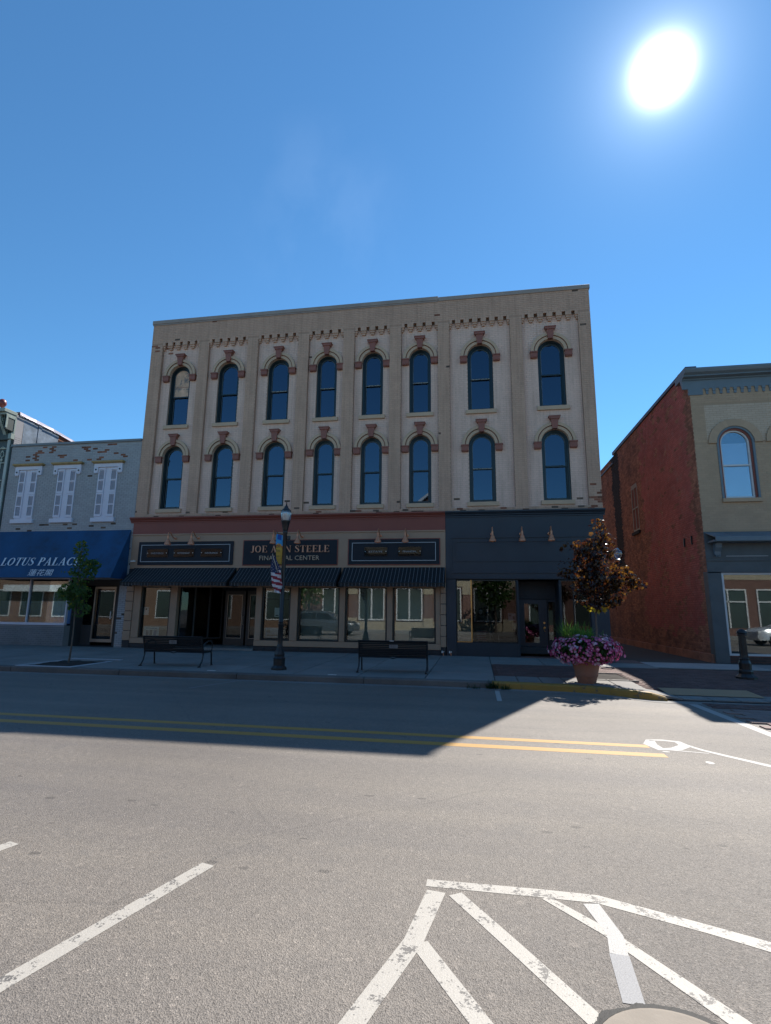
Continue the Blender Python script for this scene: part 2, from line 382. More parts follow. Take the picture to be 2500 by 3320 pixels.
def copy_tree(o, parent=None):
    c = o.copy(); COL.objects.link(c)
    if parent is not None: c.parent = parent
    for ch in list(o.children): copy_tree(ch, c)
    return c
def front(Y): return lambda u, v, d: (u, Y-d, v)      # facade facing the street, d outward
def lerp(a, b, t): return a+(b-a)*t

def spread(parent, name, meshes, mats, items, n=300, stuffname=None, smooth=False):
    """items: (Matrix world, mesh index). The n nearest to the street are objects, the rest one mesh."""
    items = sorted(items, key=lambda it: (it[0].translation-CAMLOC).length)
    pb = WL[parent.name]
    for M, k in items[:n]:
        o = bpy.data.objects.new(name, meshes[k]); COL.objects.link(o); o.parent = parent
        M2 = M.copy(); M2.translation = M.translation-pb; o.matrix_local = M2
    rest = items[n:]
    if rest:
        mb = MB(); cache = {}
        for k, me in enumerate(meshes): cache[k] = ([v.co.copy() for v in me.vertices], [(tuple(p.vertices), p.material_index) for p in me.polygons], [mats.index(m) for m in me.materials])
        for M, k in rest:
            vs, fs, mm = cache[k]; i = len(mb.v)
            for v in vs:
                w = M @ v; mb.v.append((w.x-pb.x, w.y-pb.y, w.z-pb.z))
            for f, mi in fs: mb.f.append(tuple(i+q for q in f)); mb.mi.append(mm[mi])
        part(stuffname or (name+'_mass'), mb, mats, parent, loc=tuple(pb), stuff=True, recalc=False, smooth=False)

# ------------------------------------------------------------------ brickwork
BL, BH, PU, PV = .203, .066, .213, .0755
def bricks(parent, rects, mp, mats, holes=None, choose=None, n=300, jit=.004, depth=.03, thick=.012):
    """rects: (u0,u1,v0,v1,d,mat) ; mp(u,v,d) -> world; holes(v0,v1)->list of (u0,u1) per row"""
    full = {}; allb = []
    for (u0, u1, v0, v1, d, mi) in rects:
        r0 = int(math.ceil((v0-.001)/PV)); r1 = int(math.floor((v1+.001)/PV))
        for r in range(r0, r1):
            za = r*PV; zb = za+BH; off = PU/2 if r % 2 else 0
            hs = holes(za, zb) if holes else []
            k0 = int(math.floor((u0-off)/PU))
            for k in range(k0, int((u1-off)/PU)+2):
                a = k*PU+off; b = a+BL; a = max(a, u0); b = min(b, u1)
                segs = [(a, b)]
                for h0, h1 in hs:
                    ns = []
                    for (p, q) in segs:
                        if q <= h0 or p >= h1: ns.append((p, q))
                        else:
                            if p < h0: ns.append((p, h0))
                            if q > h1: ns.append((h1, q))
                    segs = ns
                for (p, q) in segs:
                    if q-p > .025:
                        m = mi
                        if choose:
                            c = choose((p+q)/2, za, mi)
                            if c is not None: m = c
                        allb.append((p, q, za, zb, d+random.uniform(0, jit), m))
    def key(b): return (Vector(mp((b[0]+b[1])/2, b[2], b[4]))-CAMLOC).length
    fl = [b for b in allb if abs(b[1]-b[0]-BL) < .002]
    fl.sort(key=key); sel = set(id(b) for b in fl[:n])
    pb = WL[parent.name]; mb = MB(); meshes = {}
    for b in allb:
        p, q, za, zb, d, m = b
        if id(b) in sel:
            if m not in meshes:
                t = MB(); o = Vector(mp(0, 0, 0))
                P = lambda u, v, w: tuple(Vector(mp(u, v, w))-o)
                c = [P(u, v, w) for w in (-thick, 0) for v in (0, BH) for u in (0, BL)]
                i = 0; t.v = c; t.f = [(4, 5, 7, 6), (0, 4, 6, 2), (1, 3, 7, 5), (0, 1, 5, 4), (2, 6, 7, 3)]; t.mi = [0]*5
                meshes[m] = t.mesh('brick', [mats[m]])
            o = bpy.data.objects.new('brick', meshes[m]); COL.objects.link(o); o.parent = parent
            o.location = Vector(mp(p, za, d))-pb
        else:
            i = len(mb.v)
            for w in (d-thick, d):
                for v in (za, zb):
                    for u in (p, q):
                        x, y, z = mp(u, v, w); mb.v.append((x-pb.x, y-pb.y, z-pb.z))
            for f in ((4, 5, 7, 6), (0, 4, 6, 2), (1, 3, 7, 5), (0, 1, 5, 4), (2, 6, 7, 3)):
                mb.f.append(tuple(i+k for k in f)); mb.mi.append(m)
    if mb.v: part('brickwork', mb, mats, parent, loc=tuple(pb), stuff=True)

# ------------------------------------------------------------------ ground
def sm(t): t = max(0, min(1, t)); return t*t*(3-2*t)
def gz(x, y):
    b = .14+.05*max(0, min(2, (y+6.2)/6.2))
    t = sm((x-3.15)/.6)*sm((-y-4.9)/1.3)
    return b-t*(b-.028)
EDGE = [(-80, -6.2), (.2, -6.2), (.8, -6.23), (1.88, -6.34), (2.3, -6.45), (2.7, -6.68), (3.0, -6.92), (3.24, -7.06), (3.5, -7.12), (80, -7.12)]
def edge(x):
    for (a, ya), (b, yb) in zip(EDGE, EDGE[1:]):
        if x <= b: return lerp(ya, yb, (x-a)/(b-a))
    return EDGE[-1][1]
mb = MB().face([(-2500, -2500, -.06), (2500, -2500, -.06), (2500, 2500, -.06), (-2500, 2500, -.06)])
struct('ground', mb, m_ground)
mb = MB().box(-200, 200, -21.2, -5.5, -.05, 0)
road = struct('road', mb, m_asph)
mb = MB()
XS = [-60]+[x*.75-45 for x in range(0, 60)]+[x*.25 for x in range(0, 30)]+[8, 12, 30, 80]
for xa, xb in zip(XS, XS[1:]):
    ys = [0]+[.25, .5, .7, .85, 1]
    for ta, tb in zip(ys, ys[1:]):
        q = []
        for x, t in ((xa, ta), (xb, ta), (xb, tb), (xa, tb)):
            y = lerp(0.02, edge(x)+.1, t); q.append((x, y, gz(x, y)-.018))
        mb.face(q)
mb.face([(-60, .02, .17), (80, .02, .17), (80, 40, .17), (-60, 40, .17)])
walk = struct('sidewalk', mb, m_joint)
def slab(xa, xb, ya, yb, mat, name='paving_slab', g=.006, yf=None):
    g = .011; t = MB(); a, b = xa+g, xb-g
    yl = yf(xa) if yf else ya+g; yr = yf(xb) if yf else ya+g
    nx = 1 if xb-xa < 1 else 2; ny = 3 if -4.5 > ya else 1
    P = {}
    for i in range(nx+1):
        for j in range(ny+1):
            x = lerp(a, b, i/nx); y = lerp(lerp(yl, yr, i/nx), yb-g, j/ny); P[i, j] = (x, y, gz(x, y))
    for i in range(nx):
        for j in range(ny): t.face([P[i, j], P[i+1, j], P[i+1, j+1], P[i, j+1]])
    for (p, q) in (((0, 0), (nx, 0)), ((nx, 0), (nx, ny)), ((nx, ny), (0, ny)), ((0, ny), (0, 0))):
        A, B = P[p], P[q]; t.face([A, B, (B[0], B[1], B[2]-.03), (A[0], A[1], A[2]-.03)])
    o = wpart(name, t, mat, walk, recalc=False); return o
ke = lambda x: edge(x)+.17
PIT1 = (-11.55, -10.2, -6.0, -4.2)
for i in range(-16, 1):
    xa = .35+(i-1)*1.55; xb = xa+1.55
    rows = [(-4.62, -3.08), (-3.08, -1.54), (-1.54, -.02)]
    for ya, yb in rows: slab(xa, xb, ya, yb, m_conc)
    if not (xa < PIT1[1] and xb > PIT1[0]): slab(xa, xb, 0, -4.62, m_conc, yf=ke)
    else:
        if xa < PIT1[0]: slab(xa, PIT1[0]-.12, 0, -4.62, m_conc, yf=ke)
        if xb > PIT1[1]: slab(PIT1[1]+.12, xb, 0, -4.62, m_conc, yf=ke)
x = .35
while x < 14:                     # bands of concrete right of the old pavement
    w = 1.5; slab(x, x+w, -2.35 if x < 3.8 else -2.05, -1.1 if x < 3.8 else -.5, m_conc_l if x > 3.8 else m_conc)
    if x < 3.8: slab(x, x+w, -1.1, -.02, m_conc if x < 3 else m_paver)
    x += w
x = .35
while x < 14:
    w = .5 if x < 6 else 1.5
    if x+w > 3.4:
        slab(x, x+w, 0, -6.2, m_conc, yf=ke)
    else: slab(x, x+w, 0, -5.1, m_conc, yf=ke)
    x += w
# clay pavers of the crossing and the furnishing strip
def pavers(parent, x0, x1, y0, y1, mats, zf, n=300, lx=.2, ly=.1, skip=None, run='x'):
    me = [MB().box(-lx/2+.004, lx/2-.004, -ly/2+.004, ly/2-.004, -.03, 0).mesh('paver', [m]) for m in mats]
    items = []; r = 0; y = y0
    while y+ly <= y1+.001:
        x = x0-(lx/2 if r % 2 else 0)
        while x+lx <= x1+.001:
            if x >= x0-.001 and not (skip and skip(x+lx/2, y+ly/2)):
                cx, cy = x+lx/2, y+ly/2; s1 = (zf(cx, cy+.05)-zf(cx, cy-.05))/.1
                M = Matrix.Translation((cx, cy, zf(cx, cy)+random.uniform(-.002, .002))) @ Matrix.Rotation(math.atan(s1), 4, 'X')
                items.append((M, random.randrange(len(mats))))
            x += lx
        y += ly; r += 1
    spread(parent, 'paver', me, mats, items, n, 'paver_field')
PIT2 = (2.45, 3.45, -5.3, -3.95)
pavers(walk, .36, 9.6, -6.2, -2.36, [m_paver], gz, skip=lambda x, y: (PIT2[0] < x < PIT2[1] and PIT2[2] < y < PIT2[3]) or (y < -5.1 and x < 3.4))
pavers(road, 4.05, 9, -11.5, -7.75, [m_paver2], lambda x, y: .018, lx=.4, ly=.2)
pavers(road, 4.05, 9, -7.75, -7.2, [m_paver], lambda x, y: .012)
# tree pits
mb = MB()
for (a, b, c, d) in ((PIT1[0], PIT1[1], PIT1[2], PIT1[3]), (PIT2[0], PIT2[1], PIT2[2], PIT2[3])):
    n = 8
    for i in range(n):
        for j in range(n):
            q = []
            for (di, dj) in ((0, 0), (1, 0), (1, 1), (0, 1)):
                x = lerp(a, b, (i+di)/n); y = lerp(c, d, (j+dj)/n)
                q.append((x, y, gz(x, y)-.012+.03*noise.noise(Vector((x*5, y*5, 0)))+.02*math.sin(PI*(i+di)/n)*math.sin(PI*(j+dj)/n)))
            mb.face(q)
wpart('planting_soil', mb, m_soil, walk)
def border(P, w, mat, name):
    a, b, c, d = P
    for (x0, x1, y0, y1) in ((a-w, b+w, c-w, c), (a-w, b+w, d, d+w), (a-w, a, c, d), (b, b+w, c, d)):
        t = MB().box(x0, x1, y0, y1, gz(x0, y0)-.05, gz(x0, y0)+.012); wpart(name, t, mat, walk)
border(PIT1, .12, m_frame_white, 'pit_border'); border(PIT2, .05, m_kerb, 'pit_border')
# kerb stones
ks = [-30+3.05*i for i in range(10)]+[.28]; ks = [k for k in ks if k < .3]
yk = [.28, .9, 1.5, 2.1, 2.6, 3.0, 3.5]
def kerb(xs, mat, lab=None, name='kerb_stone', drop=None):
    t = MB(); prev = None
    for i, x in enumerate(xs):
        y = edge(x); h = gz(x, y)+.004; dr = drop(x) if drop else 1
        h = .02+(h-.02)*dr
        g_ = .002 if lab else .008; gap = g_ if i == 0 else (-g_ if i == len(xs)-1 else 0)
        ring = [(x+gap, y-.02, -.01), (x+gap, y-.012, h-.03), (x+gap, y+.015, h-.004), (x+gap, y+.165, h), (x+gap, y+.165, -.01)]
        if prev:
            for k in range(4): t.face([prev[k], ring[k], ring[k+1], prev[k+1]])
        else: t.face(ring)
        prev = ring
    t.face(prev)
    return wpart(name, t, mat, walk, label=lab)
for a, b in zip(ks, ks[1:]): kerb([a, (a+b)/2, b], m_kerb)
for a, b in zip(yk, yk[1:]): kerb([a, (a+b)/2, b], m_ykerb, 'kerb stone painted yellow', drop=lambda x: 1-.0*x)
# gutter and tactile ramp pad
mb = MB()
for xa, xb in zip(XS, XS[1:]):
    if xb < -40 or xa > 20: continue
    mb.face([(xa, edge(xa)-.26, .004), (xb, edge(xb)-.26, .004), (xb, edge(xb)+.01, .006), (xa, edge(xa)+.01, .006)])
wpart('gutter', mb, m_conc, road)
mb = MB()
for i in range(6):
    xa = 3.75+i*.29; xb = xa+.29
    mb.face([(xa, -6.48, gz(xa, -6.48)+.012), (xb, -6.48, gz(xb, -6.48)+.012), (xb, -5.72, gz(xb, -5.72)+.012), (xa, -5.72, gz(xa, -5.72)+.012)])
wpart('tactile_pad', mb, roadpaint('faded yellow ramp', (.42, .27, .15), .66), walk, label='faded yellow pad on the kerb ramp')
# painted lines
LN = [0]
def line(pts, w, mat, label=None, name='painted_line'):
    """polyline of ground points with width"""
    t = MB(); LN[0] += 1; z = .0010+.00012*(LN[0] % 12); P = [Vector((p[0], p[1], 0)) for p in pts]; prev = None
    ws = w if isinstance(w, (list, tuple)) else [w]*len(P)
    for i, p in enumerate(P):
        d = (P[min(i+1, len(P)-1)]-P[max(0, i-1)]).normalized(); n = Vector((-d.y, d.x, 0))*ws[i]/2
        a = p+n; b = p-n; cur = ((a.x, a.y, z), (b.x, b.y, z))
        if prev: t.face([prev[0], prev[1], cur[1], cur[0]])
        prev = cur
    wpart(name, t, mat, road, label=label)
line([(-60, -10.93), (2.05, -10.93)], .15, m_yline, 'yellow centre line nearer the shops')
line([(-60, -11.35), (2.12, -11.36)], .17, m_yline, 'yellow centre line nearer the camera')
line([(-1.73, -14.865), (-2.075, -16.12), (-2.5, -17.6), (-3.1, -19.8)], .1, m_wline, 'white angled parking line')
line([(-3.19, -14.83), (-3.55, -16.1), (-4.5, -19.6)], .1, m_wline, 'white angled parking line at the left edge')
line([(-.335, -14.83), (.33, -14.825), (.64, -14.83), (1.15, -15.03), (1.40, -15.14), (3.4, -16.1)], [.085, .095, .095, .09, .1, .1], m_wline, 'curved white edge of the hatched area')
line([(-.27, -14.92), (-.345, -15.42), (-.52, -16.0), (-1.1, -18.0), (-1.6, -19.8)], [.11, .10, .10, .1, .1], m_wline, 'white side line of the hatched area')
line([(-.315, -15.43), (-.02, -15.9), (.6, -16.9)], .09, m_wline, 'short hatch stripe')
line([(-.16, -14.93), (.13, -15.35), (.425, -15.79), (.9, -16.5)], .085, m_wline, 'middle hatch stripe')
line([(.35, -14.87), (.62, -15.16), (1.0, -15.71), (1.5, -16.5), (2.5, -18)], [.055, .07, .09, .09, .09], m_wline, 'right hatch stripe')
line([(.595, -14.89), (.655, -15.18), (.635, -15.34)], [.09, .08, .085], m_wline2, 'white crossing stripe')
line([(.635, -15.34), (.612, -15.68)], .09, m_gline, 'grey overpainted stripe')
line([(3.85, -7.28), (3.95, -10.2), (4.02, -12.5), (4.05, -20)], .15, m_wline2, 'white crosswalk edge line')
line([(.37, -6.5), (.37, -7.85)], .09, m_wline2, 'short white parking tick')
line([(-5.50, -6.5), (-5.92, -7.74)], .05, m_gline, 'faint parking tick')
line([(2.18, -10.56), (2.11, -10.8), (2.16, -11.05), (2.35, -11.0), (2.52, -10.80), (2.50, -10.6), (2.34, -10.54), (2.16, -10.56)], [.10, .16, .14, .14, .14, .10, .08, .07], m_wline2, 'white painted loop')
line([(2.50, -10.64), (2.64, -10.98), (2.80, -11.20), (3.10, -11.58), (3.9, -12.4), (5, -13.6)], [.05, .07, .08, .10, .11, .11], m_wline2, 'white line leading from the loop')
line([(2.2, -11.06), (2.42, -11.10), (2.66, -11.14)], [.03, .035, .03], m_wline2, 'thin white tail line')
def blob(x, y, r, mat, rx=1):
    t = MB(); LN[0] += 1; z = .0010+.00012*(LN[0] % 12)
    t.face([(x+rx*r*math.cos(2*PI*k/14)*(1+.1*math.sin(3*k)), y+r*math.sin(2*PI*k/14), z) for k in range(14)]); wpart('paint_spot', t, mat, road)
blob(2.50, -11.58, .06, m_wline2, .7); blob(3.0, -13.2, .05, m_wline2, .7); blob(2.18, -11.17, .03, m_wline2, 1.5)
# utility cover
uc = thing('utility_cover', 'round pale concrete utility cover with a black broken rim in the hatched parking area', 'manhole cover', (.71, -16.005, 0))
part('cover_plate', MB().lathe([(.318, .0), (.313, .006), (.30, .008)], (0, 0, 0), 48), paint('sandy concrete lid', (.27, .23, .185), .8, .12, 6, .4), uc, (.71, -16.005, 0))
t = MB(); n = 90
for k in range(n):
    a0, a1 = 2*PI*k/n, 2*PI*(k+1)/n
    r0 = .340+.020*noise.noise(Vector((math.cos(a0)*6, math.sin(a0)*6, 0)))+random.uniform(0, .006); r1 = .340+.020*noise.noise(Vector((math.cos(a1)*6, math.sin(a1)*6, 0)))
    t.face([(.316*math.cos(a0), .316*math.sin(a0), .004), (r0*math.cos(a0), r0*math.sin(a0), .0035), (r1*math.cos(a1), r1*math.sin(a1), .0035), (.316*math.cos(a1), .316*math.sin(a1), .004)])
part('rim', t, paint('black tar', (.004, .004, .004), .7, .3, 20, .8, 60), uc, (.71, -16.005, 0))

# ------------------------------------------------------------------ lettering
T_, t_, s_ = .17, .055, .04
def rib(pts, ws):
    out = []; P = [Vector((a, b)) for a, b in pts]; L = []
    for i, p in enumerate(P):
        d = (P[min(i+1, len(P)-1)]-P[max(0, i-1)]).normalized(); n = Vector((-d.y, d.x))*ws[i]/2; L.append((p+n, p-n))
    for a, b in zip(L, L[1:]): out.append([tuple(a[0]), tuple(a[1]), tuple(b[1]), tuple(b[0])])
    return out
def arc(cx, cz, rx, rz, a0, a1, thick=T_, thin=t_, n=18):
    pts, ws = [], []
    for i in range(n+1):
        a = math.radians(lerp(a0, a1, i/n)); pts.append((cx+rx*math.cos(a), cz+rz*math.sin(a))); ws.append(thin+(thick-thin)*abs(math.cos(a))**1.3)
    return rib(pts, ws)
def R(x0, x1, z0, z1): return [(x0, z0), (x1, z0), (x1, z1), (x0, z1)]
def stem(x, w=T_, z0=0, z1=1, b=True, t=True):
    o = [R(x, x+w, z0, z1)]
    if b: o.append(R(x-.07, x+w+.07, z0, z0+s_))
    if t: o.append(R(x-.07, x+w+.07, z1-s_, z1))
    return o
GL = {
 'J': (.48, stem(.22, z0=.22, b=False)+rib([(.305, .24), (.29, .08), (.2, -.02), (.09, .0), (.05, .1)], [T_, .13, .06, .07, .11])),
 'O': (.86, arc(.41, .5, .30, .475, 0, 360, n=28)),
 'E': (.70, stem(.1)+[R(.2, .62, .955, 1), R(.57, .62, .78, .98), R(.2, .5, .49, .53), R(.47, .5, .38, .64), R(.2, .65, 0, .045), R(.6, .65, .02, .24)]),
 'A': (.82, [[(.12, 0), (.18, 0), (.42, 1), (.36, 1)], [(.55, 0), (.73, 0), (.44, 1), (.33, 1)], R(.2, .6, .33, .375), R(.03, .28, 0, s_), R(.48, .82, 0, s_)]),
 'N': (.86, stem(.12, t_)+stem(.68, t_, b=False)+[[(.09, 1), (.24, 1), (.74, 0), (.62, 0)]]),
 'S': (.60, rib([(.5, .74), (.48, .88), (.36, .965), (.24, .96), (.12, .87), (.11, .74), (.2, .61), (.36, .49), (.47, .37), (.50, .24), (.42, .08), (.28, .03), (.15, .06), (.07, .16), (.05, .29)], [.03, .04, .05, .06, .10, .14, .16, .17, .16, .13, .09, .055, .05, .04, .03])+[R(.04, .07, .02, .3), R(.48, .51, .7, .98)]),
 'T': (.74, stem(.29, t=False)+[R(.04, .71, .955, 1), R(.04, .085, .76, .98), R(.665, .71, .76, .98)]),
 'L': (.66, stem(.1)+[R(.2, .62, 0, .045), R(.575, .62, .02, .28)]),
 'U': (.82, [R(.1, .1+T_, .28, 1), R(.03, .34, 1-s_, 1), R(.64, .70, .28, 1), R(.55, .80, 1-s_, 1)]+rib([(.185, .3), (.21, .12), (.33, .02), (.47, .01), (.6, .1), (.67, .3)], [T_, .14, .07, .05, .05, .055])),
 'P': (.66, stem(.1)+rib([(.2, .975), (.4, .97), (.53, .88), (.55, .73), (.5, .58), (.38, .495), (.2, .49)], [.05, .07, .14, T_, .14, .07, .045])),
 'C': (.78, arc(.43, .5, .33, .475, 48, 318, n=24)+[R(.64, .68, .70, .97)]),
}
def serif(txt, mp, x0, x1, z0, h, d0, d1, track=.04):
    mb = MB(); adv = 0; pl = []
    for ch in txt:
        if ch == ' ': adv += .38; continue
        w, polys = GL[ch]
        for p in polys: pl.append([(adv+u, v) for u, v in p])
        adv += w+track
    sx = (x1-x0)/(adv-track)
    for i, p in enumerate(pl):
        mb.prism([(x0+u*sx, z0+v*h) for u, v in p], mp, d0, d1+.00025*(i % 12))
    return mb
def sans(txt, size, parent, M, mat, name='lettering', width=None, ext=.0, spacing=1.0, label=None):
    cu = bpy.data.curves.new(name, 'FONT'); cu.body = txt; cu.size = size; cu.extrude = ext; cu.space_character = spacing; cu.resolution_u = 2
    o = bpy.data.objects.new('tmp', cu); COL.objects.link(o); bpy.context.view_layer.update()
    me = bpy.data.meshes.new_from_object(o.evaluated_get(bpy.context.evaluated_depsgraph_get()))
    bpy.data.objects.remove(o); xs = [v.co.x for v in me.vertices] or [0, 1]
    x0, x1 = min(xs), max(xs); sx = (width/(x1-x0)) if width else 1
    for v in me.vertices: v.co = M @ Vector(((v.co.x-x0)*sx, v.co.y, v.co.z))
    b = WL[parent.name] if parent else Vector((0, 0, 0))
    for v in me.vertices: v.co -= b
    me.materials.clear(); me.materials.append(mat)
    q = part(name, me, None, parent, loc=tuple(b), label=label); return q
def upright(x, y, z): return Matrix.Translation((x, y, z)) @ Matrix.Rotation(PI/2, 4, 'X')
# ------------------------------------------------------------------ main building
def arch_poly(cx, w, z0, z1, n=14):
    r = w/2; zs = z1-r
    return [(cx-r, z0), (cx+r, z0)]+[(cx+r*math.cos(a), zs+r*math.sin(a)) for a in [PI*k/n for k in range(n+1)]]
def wall_holes(mb, u0, u1, v0, v1, holes, mp, d, m=None):
    outer = [Vector((u0, v0, 0)), Vector((u1, v0, 0)), Vector((u1, v1, 0)), Vector((u0, v1, 0))]
    loops = [outer]+[[Vector((u, v, 0)) for u, v in h] for h in holes]; flat = [p for l in loops for p in l]
    for t in tessellate_polygon(loops): mb.face([mp(flat[k].x, flat[k].y, d) for k in t], m)
def reveal(mb, poly, mp, d0, d1, m=None):
    n = len(poly)
    for k in range(n):
        a, b = poly[k], poly[(k+1) % n]; mb.face([mp(*a, d0), mp(*b, d0), mp(*b, d1), mp(*a, d1)], m)
def row_holes(ws, extra=0):
    """ws: (cx,w,z0,z1) arched windows -> function giving excluded spans for a course"""
    def f(za, zb):
        out = []
        for cx, w, z0, z1 in ws:
            r = w/2; zs = z1-r
            if zb <= z0 or za >= z1+extra: continue
            if zb <= zs: out.append((cx-r, cx+r))
            else:
                z = max(0, min(za, z1)-zs)*.9; rr = (r+extra)**2-z*z
                if rr > 0: h = max(math.sqrt(rr), 0); out.append((cx-min(h, r+extra), cx+min(h, r+extra)))
        return out
    return f
FY = front(0)
PAN = [(-12.56, -10.93), (-10.50, -8.83), (-8.39, -6.73), (-6.29, -4.90), (-4.46, -3.085), (-2.645, -1.26), (-.83, 1.365), (1.805, 3.78)]
WIN = [(-11.73, .89), (-9.63, .89), (-7.52, .89), (-5.56, .81), (-3.755, .81), (-1.945, .81), (.27, .92), (2.79, .93)]
ZU, ZL = (8.83, 11.38), (5.42, 7.97)
PD = -.13                                   # panel plane
WS = [(c, w, z0, z1) for c, w in WIN for z0, z1 in (ZU, ZL)]
mainb = thing('commercial_building', 'tallest building, cream and tan painted brick with two rows of arched windows', 'building', (-4.4, 0, .15))
mb = MB()
bounds = [-13.06]+[v for p in PAN for v in p]+[4.2]
for k in range(0, len(bounds), 2): mb.box(bounds[k]+.004, bounds[k+1]-.004, .004, .3, 5.06, 12.4, 0)     # piers
mb.box(-13.056, 4.196, .006, .3, 12.4, 13.25, 0); mb.box(-13.056, 4.196, .006, .3, 4.9, 5.2, 0)
for (a, b) in PAN:
    hs = [arch_poly(c, w, z0, z1) for c, w, z0, z1 in WS if a < c < b]
    wall_holes(mb, a, b, 5.2, 12.4, hs, FY, PD-.004, 1)
    for h in hs: reveal(mb, h, FY, PD-.004, PD-.26, 1)
mb.box(-13.05, -12.8, .3, 22, .1, 12.9, 2); mb.box(3.9, 4.19, .3, 22, .1, 13.1, 2); mb.box(-13.05, 4.19, 22, 22.3, .1, 12.5, 2)
mb.box(-12.8, 3.9, .3, 22, 12.3, 12.5, 3)
mb.box(-12.8, 3.9, .36, 22, 4.75, 4.95, 3); mb.box(-12.8, 3.9, 2.6, 2.7, 4.95, 12.3, 4)
wpart('wall', mb, [m_tanmort, m_creammort, m_plain_wall, m_roof, m_inside], mainb)
rects = []
for k in range(0, len(bounds), 2): rects.append((bounds[k], bounds[k+1], 5.21, 12.38, 0, 0))
rects.append((-13.06, 4.2, 12.38, 13.24, 0, 0)); rects.append((-13.06, 4.2, 5.05, 5.21, .012, 0))
for a, b in PAN: rects.append((a, b, 5.2, 12.4, PD, 1))
rr = random.Random(3)
def ch_main(u, z, m):
    q = noise.noise(Vector((u*1.1, z*2.2, 3)))
    if z < 5.2 and rr.random() < .11: return rr.choice([2, 3])
    if z < 5.6 and rr.random() < .025: return 3
    if 11.9 < z and u < -12.2 and 12.5 > z and rr.random() < .25: return 2
    if z > 12.6 and q > .42 and rr.random() < .25: return 2
    if 3.75 < u and z < 5.9 and rr.random() < .3: return 2
    if rr.random() < .0006: return 3
bricks(mainb, rects, FY, [m_tan, m_cream, m_expo, m_dark_expo], row_holes(WS, .04), ch_main, jit=.002, thick=.008)
# corbel table
cm = {}
def corbel_mesh(w, half=0):
    k = (round(w, 2), half)
    if k not in cm:
        t = MB(); a, b = (-w/2, w/2) if not half else ((-w/2, 0) if half < 0 else (0, w/2))
        for (s, z0, z1, y) in ((1, -.15, 0, 0), (.86, -.225, -.15, .03), (.58, -.30, -.225, .06)):
            A, B = a*s, b*s
            t.box(A, B, y, .13, z0+.002, z1-.002)
        cm[k] = t.mesh('corbel', [m_tan])
    return cm[k]
for (a, b), nn in zip(PAN, (5, 5, 5, 4, 4, 4, 7, 6)):
    p = (b-a)/nn; w = p-.12
    for i in range(nn+1):
        if i == 0: part('corbel', corbel_mesh(w, 1), None, mainb, (a+.003, 0, 12.385))
        elif i == nn: part('corbel', corbel_mesh(w, -1), None, mainb, (b-.003, 0, 12.385))
        else: part('corbel', corbel_mesh(w), None, mainb, (a+i*p, 0, 12.385))
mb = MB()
for a, b in PAN: mb.box(a+.003, b-.003, .116, .128, 12.30, 12.384)  # brown strip stands in for the shade at the top of each notch
wpart('notch_shade_strip', mb, paint('brown notch shade paint', (.17, .105, .07), .9, .2, 4, .3), mainb)
mb = MB()
mb.box(-13.10, -1.24, -.045, .35, 13.24, 13.40); mb.box(-13.09, -1.25, -.03, .0, 13.18, 13.238)
wpart('coping', mb, m_coping, mainb, bevel=.01)
mb = MB(); mb.box(-1.235, 4.235, -.035, .35, 13.20, 13.365); wpart('coping', mb, m_coping, mainb, bevel=.01)
# arched windows, built once per width
CACHE = {}
def ring(mb, r0, r1, zs, y0, y1, m=0, stilt=.1, n=20):
    P = []
    for k in range(n+1):
        a = PI*k/n; P.append((math.cos(a), math.sin(a)))
    pr = []
    def pt(r, c, s, y): return (r*c, y, zs+r*s)
    for (c0, s0), (c1, s1) in zip(P, P[1:]):
        mb.face([pt(r0, c0, s0, y0), pt(r1, c0, s0, y0), pt(r1, c1, s1, y0), pt(r0, c1, s1, y0)], m)
        mb.face([pt(r1, c0, s0, y0), pt(r1, c0, s0, y1), pt(r1, c1, s1, y1), pt(r1, c1, s1, y0)], m)
        mb.face([pt(r0, c0, s0, y0), pt(r0, c0, s0, y1), pt(r0, c1, s1, y1), pt(r0, c1, s1, y0)], m)
    if stilt:
        for sx in (-1, 1):
            a, b = sorted((sx*r0, sx*r1)); mb.box(a, b, y0, y1, zs-stilt, zs-.0005, m)
